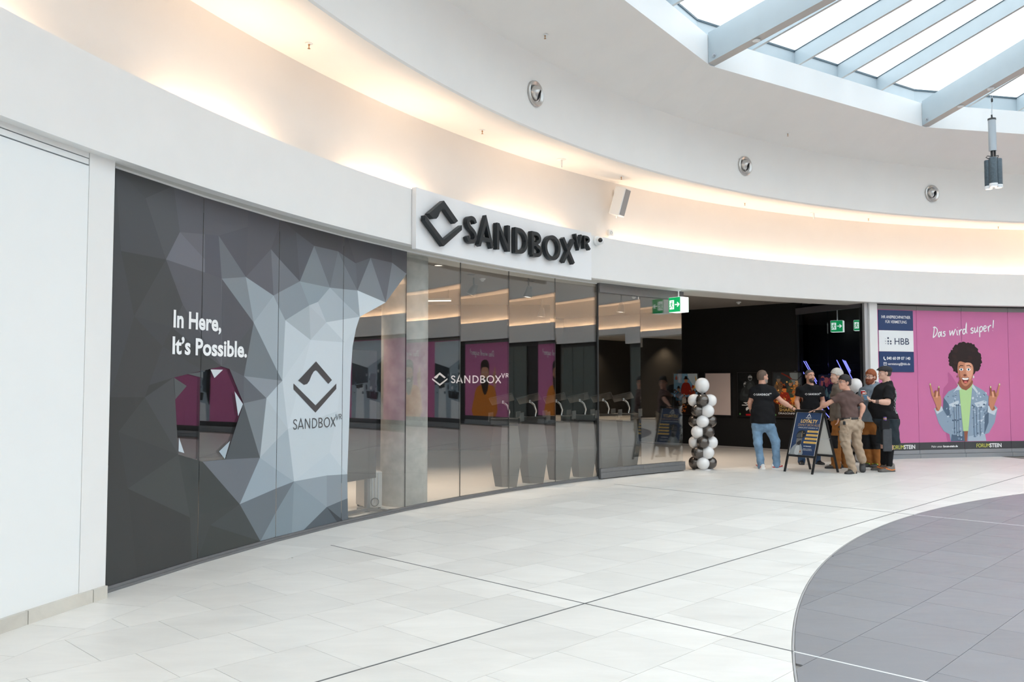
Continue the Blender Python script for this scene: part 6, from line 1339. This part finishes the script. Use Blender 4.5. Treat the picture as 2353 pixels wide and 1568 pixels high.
def chest_print(p, mat, up=.30, sgn=1, size=.05, g=.135, off=0.0):
    """the small diamond and word mark on a shirt, on the chest (sgn 1) or the back (sgn -1), laid on the cloth by rays"""
    polys = [[(x * .0355 - .105 + .0, y * .0355) for x, y in q] for ch, ps in wordmark(.17) for q in ps] + [[(-.138 + x * .026, .017 + y * .017) for x, y in q] for q in logo_polys()]
    dg = bpy.context.evaluated_depsgraph_get(); tgt = p.shirt; tgt_e = tgt; V, F = [], []
    c = p.pel + unit(p.shc - p.pel) * up; d = Vector(p.f * -sgn); sd = Vector(p.r * (-sgn) * -1 if sgn > 0 else p.r * 1.0)
    sd = Vector(-p.r) if sgn > 0 else Vector(p.r)
    for q in polys:
        b = len(V)
        for x, y in q:
            o = Vector(c) + Vector(p.f * sgn) * .5 + sd * (x + off) * .93 + Vector((0, 0, y)); hit, loc, nrm, _ = tgt.ray_cast(o, d)
            V.append((loc if hit else o + d * .35) - d * .004)
        F += [tuple(b + i for i in t) for t in tess(q)]
    o = pyd('shirt_print', V, F, mat, p.shirt); return o
whitecloth = pbr('shirt_white_print', (.82, .82, .82), .6)

# 1 man seen from behind, right hand on the board
p = Person('p1', 'man in black shirt and pale blue jeans seen from behind, hand on the sign', (.35, .94), (.86, .40), skin_a, 1.03)
p.palm = {'R': (0, 0, 1)}
p.body((1, 1), .5, .25); p.shirt = p.top('shirt', tee_black, .018, .62, hem=.828, wide=.055); p.trousers('jeans', jeans, knee=.078, ank=.066, waist=-.0)
p.hair(hairm('hair_brown_grey', (96, 78, 66)), .004, .080, -.055, .008); p.beard(hairm('beard_grey', (150, 140, 132)), .003, -.04); p.brows(MATS['hair_brown_grey'])
p.shoe('L', (-.25, .97), white_leather, white_sole, .28, accent=red_m); p.shoe('R', (.95, -.3), white_leather, white_sole, .29, accent=red_m); chest_print(p, whitecloth, .50, -1)
for sx in (-1, 1): p.patch('back_pocket', jeans, p.pel - p.f * .12 + p.r * (.072 * sx) + V3(0, 0, -.085), (.115, .14, .125), math.atan2(p.r[1], p.r[0]), .004)
bm = bmesh.new(); w_, e_ = p.J['wrR'], p.J['elR']; dv = unit(w_ - e_); M = Vector(dv).to_track_quat('Z', 'Y').to_matrix().to_4x4(); M.translation = Vector(w_ - dv * .03); lathe(bm, [(.034, -.006), (.037, 0), (.034, .006)], 18, M); bmobj('bracelet', bm, pbr('bracelet_brown', (.12, .08, .06), .5), p.t, True)

# 2 man facing the court behind the board
p = Person('p2', 'man in black shirt with goatee facing out, standing behind the sign', (.10, -1), (.20, -.98), skin_a, 1.03)
p.body((1, 1)); p.shirt = p.top('shirt', tee_black, .016, .60, hem=.80, wide=.02); p.trousers('jeans', jeans_d, waist=.0)
p.hair(hairm('hair_greying', (88, 82, 80)), .003, .082, -.05, .012); p.beard(hairm('goatee', (70, 58, 52)), .004, -.042, .05); p.brows(hairm('brow_dark', (50, 38, 32)))
p.shoe('L', (.3, -.95), blk_leather, dk_sole, .28); p.shoe('R', (-.3, -.95), blk_leather, dk_sole, .28); chest_print(p, whitecloth, .46, 1)

# 3 grey-haired man in profile
p = Person('p3', 'grey-haired man in grey-brown jacket and rust work trousers, in profile', (-.97, .2), (-1, .12), skin_b, 1.04)
p.body((1, 1), .5, .5); p.shirt = p.top('jacket', greybrown, .026, 1.93, hem=.86, neck=.072, sg=.018, wide=.035, fold=.005); p.trousers('work_trousers', rust, knee=.092, ank=.088, waist=.0)
p.hair(hairm('hair_silver', (196, 192, 186)), .016, .070, -.070, .018, .02, .0025); p.brows(MATS['hair_silver'])
for S in 'LR': p.shoe(S, (-.97, .0), dk_shoe, dk_sole, .29, accent=pbr('tan_trim', s2l((150, 116, 70)), .5))
for S in 'LR': p.patch('knee_patch', blk_work, p.J['kn' + S] + V3(-.08, 0, 0), (.16, .22, .24), 0, .005)
po = p.patch('thigh_pocket', rust, p.J['hipL'] + V3(-.02, -.10, -.17), (.15, .14, .22), 0, .014)
for dz in (-.06, -.15): box('buckle', tuple(Vector(p.J['hipL']) + Vector((-.03, -.128, -.06 + dz))), (.05, .02, .03), leather, po, .004)
F = Field(p.lo, p.hi, .0085); F.slab_bone(p.pel + V3(0, 0, -.02), p.pel + V3(0, 0, .10), p.r, .195, .19, .155, .15); F.plane((0, 0, p.pel[2] - .02), (0, 0, -1)); F.plane((0, 0, p.pel[2] + .06), (0, 0, 1)); F.mesh('waistband', blk_work, p.t)
latheo('ring', [(.0105, -.003), (.012, 0), (.0105, .003)], brass, p.t, 14, Matrix.Translation(Vector(p.J['wrL'] + unit(p.J['hdL'] - p.J['wrL']) * .105)))
F = Field(p.J['neck'] - .16, p.J['neck'] + .16, .008); F.bone(p.J['neck'] - V3(0, 0, .03), p.J['neck'] + V3(-.005, 0, .05), .092, .084); F.plane(p.J['neck'] + V3(0, 0, .04), (-.3, 0, 1)); F.bone_cut(p.J['neck'] - V3(0, 0, .0), p.J['neck'] + V3(0, 0, .2), .072); F.mesh('collar', cloth('collar_dark', (66, 60, 56)), p.t)

# 4 young man with glasses leaning on the board
p = Person('p4', 'young man with glasses in brown shirt and beige work trousers, leaning on the sign', (-.42, .90), (-.97, -.22), skin_a, .94)
p.palm = {'L': (0, 0, 1)}
p.body((1, 1), .22, .6); p.shirt = p.top('shirt', brown_tee, .014, .70, hem=.955, wide=.012, fold=.0045); p.trousers('work_trousers', beige, knee=.079, ank=.071, waist=.075, fold=.006)
p.hair(hairm('hair_black', (34, 28, 28)), .012, .066, -.05, .016, .014, .003); p.brows(MATS['hair_black']); p.glasses(leather)
p.shoe('L', (-.8, -.6), dk_shoe, dk_sole, .28); p.shoe('R', (-.35, -.9), dk_shoe, dk_sole, .28, pitch=rad(58))
F = Field(p.lo, p.hi, .0075); c = p.pel + unit(p.shc - p.pel) * .07; F.slab_bone(c - V3(0, 0, .06), c + V3(0, 0, .06), p.r, .180, .176, .136, .132); u_ = unit(p.shc - p.pel); F.plane(c + u_ * .018, u_); F.plane(c - u_ * .018, -u_); F.mesh('belt', leather, p.t)
for sx, sf_ in ((-1, -.1), (.4, -.13)):
    box('belt_loop', tuple(Vector(c) + Vector(p.r) * (.12 * sx) - Vector(p.f) * (.115 if sx < 0 else .132)), (.016, .012, .055), beige, p.t, .002, math.atan2(p.r[1], p.r[0]))
yw = math.atan2(p.r[1], p.r[0])
for c_, sz in ((p.J['hipL'] + V3(-.08, -.06, -.10), (.14, .14, .19)), (p.J['hipL'] * .35 + p.J['knL'] * .65 + V3(-.08, -.03, 0), (.10, .20, .19))):
    po = p.patch('cargo_pocket', beige, c_, sz, yw - .2, .016); p.patch('flap', beige, c_ + V3(0, 0, sz[2] / 2 - .02), (sz[0] + .015, sz[1] + .015, .05), yw - .2, .021, po)
p.patch('holster_pocket', beige, p.J['hipR'] + V3(.12, -.02, -.07), (.12, .16, .20), yw, .014)
box('key_pouch', tuple(Vector(p.J['hipL']) + Vector((-.085, -.125, .0))), (.04, .02, .06), black, p.t, .004)

# 5 red-haired bearded man in hoodie
p = Person('p5', 'red-haired bearded man in glasses, grey hoodie and rust work trousers', (-.80, -.60), (-.86, -.50), skin_b, 1.08)
p.body((1, 1), .8, .8)
def hood(F):
    n = p.J['neck']; F.ball(n - p.f * .085 + V3(0, 0, .0), (.115, .115, .085), None, .05); F.bone(n + p.f * .05 + p.r * .07 - V3(0, 0, .04), n - p.f * .03 + p.r * .10, .04, .045, .03); F.bone(n + p.f * .05 - p.r * .07 - V3(0, 0, .04), n - p.f * .03 - p.r * .10, .04, .045, .03)
p.shirt = p.top('hoodie', hood_grey, .03, 1.9, hem=.84, neck=.074, sg=.022, extra=hood, wide=.045, fold=.005)
p.trousers('work_trousers', rust, knee=.092, ank=.088, waist=.0)
p.hair(hairm('hair_red', (150, 78, 38)), .013, .070, -.06, .022, .02, .0035); p.beard(hairm('beard_red', (128, 62, 34)), .014, -.03, -.01, chin=.014); p.brows(MATS['hair_red']); p.glasses(charcoal)
for sx in (-1, 1): tubeo('drawstring', [Vector(p.J['neck'] + p.f * .115 + p.r * .03 * sx - V3(0, 0, .06)), Vector(p.J['neck'] + p.f * .165 + p.r * .035 * sx - V3(0, 0, .14)), Vector(p.J['neck'] + p.f * .175 + p.r * .035 * sx - V3(0, 0, .24))], .0045, cloth('string_grey', (150, 160, 168)), p.t, 6)
for S in 'LR':
    p.shoe(S, (-.85, -.5), dk_shoe, dk_sole, .30, accent=lime_m)
    a = p.J['kn' + S]; p.patch('knee_patch', blk_work, a, (.3, .3, .27), 0, .006)
P5 = p
# 6 heavy man in cap
p = Person('p6', 'heavy man in flat cap, black shirt and long dark shorts, looking at a phone', (-.94, .34), (-1, .12), skin_b, 1.18)
def belly(F, g):
    c = p.pel; f = p.f; F.slab_bone(c + V3(0, 0, .02) + f * .03, c + V3(0, 0, .22) + f * .075, p.r, .20 + g, .20 + g, .17 + g, .195 + g, .05); F.slab_bone(c + V3(0, 0, .22) + f * .075, c + V3(0, 0, .48) + f * .02, p.r, .20 + g, .19 + g, .195 + g, .16 + g, .05)
    F.ball(c - f * .03 + V3(0, 0, .0), (.165 + g, .20 + g, .16 + g), None, .06)
p.belly = belly; p.J['elL'][1] -= .07; p.J['wrL'][1] -= .075; p.J['hdL'][1] -= .03; p.J['shL'][1] -= .02
p.body((1, 1), .9, .9); p.shirt = p.top('shirt', tee_black, .016, .80, hem=p.pel[2] - .05, sg=.022, neck=.082)
def shorts():
    F = Field(p.lo, p.hi, .0085); belly(F, .022)
    for S in 'LR': F.bone(p.J['hip' + S], p.J['kn' + S] + V3(-.01, 0, -.03), .135, .125, .05)
    F.ball(p.pel - p.f * .06 + V3(0, 0, -.08), (.15, .18, .16), None, .06); F.bone(p.J['hipL'] - p.f * .05, p.J['knL'] - p.f * .07 + V3(0, 0, .02), .13, .11, .05); F.folds(.006, 17, 15, 20); F.plane((0, 0, p.pel[2] + .005), (0, 0, 1)); F.plane((0, 0, .475), (0, 0, -1)); return F.mesh('long_shorts', shorts_m, p.t)
shorts()
for S in 'LR':
    F = Field(p.lo, p.hi, .007); k_, a_ = p.J['kn' + S], p.J['an' + S]; v = unit(k_ - a_); F.bone(a_ + v * .24 - p.f * .012, a_, .067, .052, .03); F.bone(a_, a_ - V3(0, 0, .03), .05, .05); F.plane(a_ + v * .235, v); F.mesh('sock', sock_m, p.t)
p.shoe('L', (-.96, -.25), grey_boot, pbr('boot_sole', (.10, .095, .09), .7), .31, .05, accent=orange_m); p.shoe('R', (-.9, .3), brn_boot, MATS['boot_sole'], .31, .05, accent=orange_m)
p.hair(hairm('hair_dark', (62, 52, 46)), .005, .06, -.055, .012); p.brows(MATS['hair_dark'])
F = Field(p.J['head'] - .25, p.J['head'] + .25, .007); capm = cloth('cap_dark', (52, 52, 54)); F.ball(p.H(0, -.012, .060), (.096, .122, .072), p.HM, .01); F.slab_bone(p.H(0, .05, .07), p.H(0, .135, .044), p.hr, .075, .06, .03, .010, .03); F.plane(p.H(0, 0, .034), unit(-p.hu + p.hf * .14)); F.mesh('flat_cap', capm, p.t)
latheo('cap_badge', [(.010, 0), (.009, .003), (.0, .004)], silver, p.t, 12, p.mat(p.H(-.07, .095, .06)) @ Matrix.Rotation(pi / 2, 4, 'Y') , cap1=True)
random.seed(9)
# small rows of white print down the back of the shirt
V, F_ = [], []; back = Vector(-p.f)
for k in range(22):
    z = p.pel[2] + .10 + k * .019; wd = .035 + .075 * random.random()
    for sx, ox in ((1, -.02),):
        x0, x1 = -.13 - wd / 2 + .02, -.13 + wd / 2 + .02; b = len(V)
        for x, zz in ((x0, z), (x1, z), (x1, z + .009), (x0, z + .009)):
            o = Vector(p.pel) * 0 + Vector((p.pel[0], p.pel[1], zz)) + back * .6 + Vector((0, x, 0)); hit, loc, n_, _ = p.shirt.ray_cast(o, -back); V.append((loc if hit else o) + back * .004)
        F_.append((b, b + 1, b + 2, b + 3))
pyd('shirt_print', V, F_, pbr('faded_print', (.55, .56, .58), .7), p.shirt)['kind'] = 'stuff'
bm = bmesh.new(); bx(bm, *(Vector(p.J['hipL']) + Vector((-.09, -.155, -.10))), .15, .07, .17, Matrix.Rotation(.1, 3, 'Z'), .014); po = bmobj('hip_pouch', bm, blk_work, p.t)
bm = bmesh.new(); bx(bm, *(Vector(p.J['hipL']) + Vector((-.06, -.165, -.36))), .16, .04, .40, Matrix.Rotation(.1, 3, 'Z'), .012); bmobj('tool_flap', bm, cloth('flap_grey', (74, 76, 80)), p.t)
M = Vector(unit(p.J['wrL'] - p.J['elL'])).to_track_quat('Z', 'Y').to_matrix().to_4x4()
for k in range(3): m2 = M.copy(); m2.translation = Vector(p.J['wrL'] + unit(p.J['elL'] - p.J['wrL']) * (.03 + .018 * k)); latheo('bracelet', [(.036, -.006), (.040, 0), (.036, .006)], blk_leather, p.t, 18, m2)
O6 = Vector(p.t.location)
can = empty('drink_can', O6 + Vector(p.J['hipL']) + Vector((-.09, -.155, -.02)), label='small purple drink can standing in the hip pouch', cat='can')
latheo('can_body', [(.0, -.06), (.026, -.06), (.03, -.052), (.03, .045), (.026, .056), (.025, .058)], pbr('can_purple', s2l((116, 84, 150)), .3, metal=.4), can, 20); latheo('can_top', [(.026, .057), (.024, .054), (.0, .053)], silver, can, 20)
tubeo('can_band', [(.0, 0, .02), (.0, 0, .035)], .0305, pbr('can_band', s2l((210, 170, 90)), .3), can, 20)
hd = O6 + Vector(p.J['wrL'] + unit(p.J['hdL'] - p.J['wrL']) * .12) + Vector((-.02, .05, .035))
ph = empty('mobile_phone', hd, .9, 'pale blue mobile phone held by the man in the cap', 'phone')
Rp = Matrix.Rotation(rad(35), 3, 'Y'); bm = bmesh.new(); bx(bm, 0, 0, 0, .15, .075, .010, Rp, .003); pc_ = bmobj('phone_case', bm, pbr('phone_blue', s2l((120, 170, 210)), .35), ph)
bm = bmesh.new(); v_ = bx(bm, 0, 0, .0062, .14, .067, .002); bmesh.ops.rotate(bm, cent=(0, 0, 0), matrix=Rp, verts=v_); bmobj('phone_screen', bm, black_gloss, pc_)
h5 = Vector(P5.t.location) + Vector(P5.J['wrR'] + unit(P5.J['hdR'] - P5.J['wrR']) * .12) + Vector((-.03, -.04, .02))
cd = empty('card_box', h5, .6, 'small red and white card box held by the red-haired man', 'box'); box('carton', (0, 0, 0), (.085, .03, .055), red_m, cd, .002); box('label', (0, -.0155, -.012), (.08, .002, .022), white2, cd); box('lid', (0, 0, .032), (.087, .032, .012), white2, cd, .002)
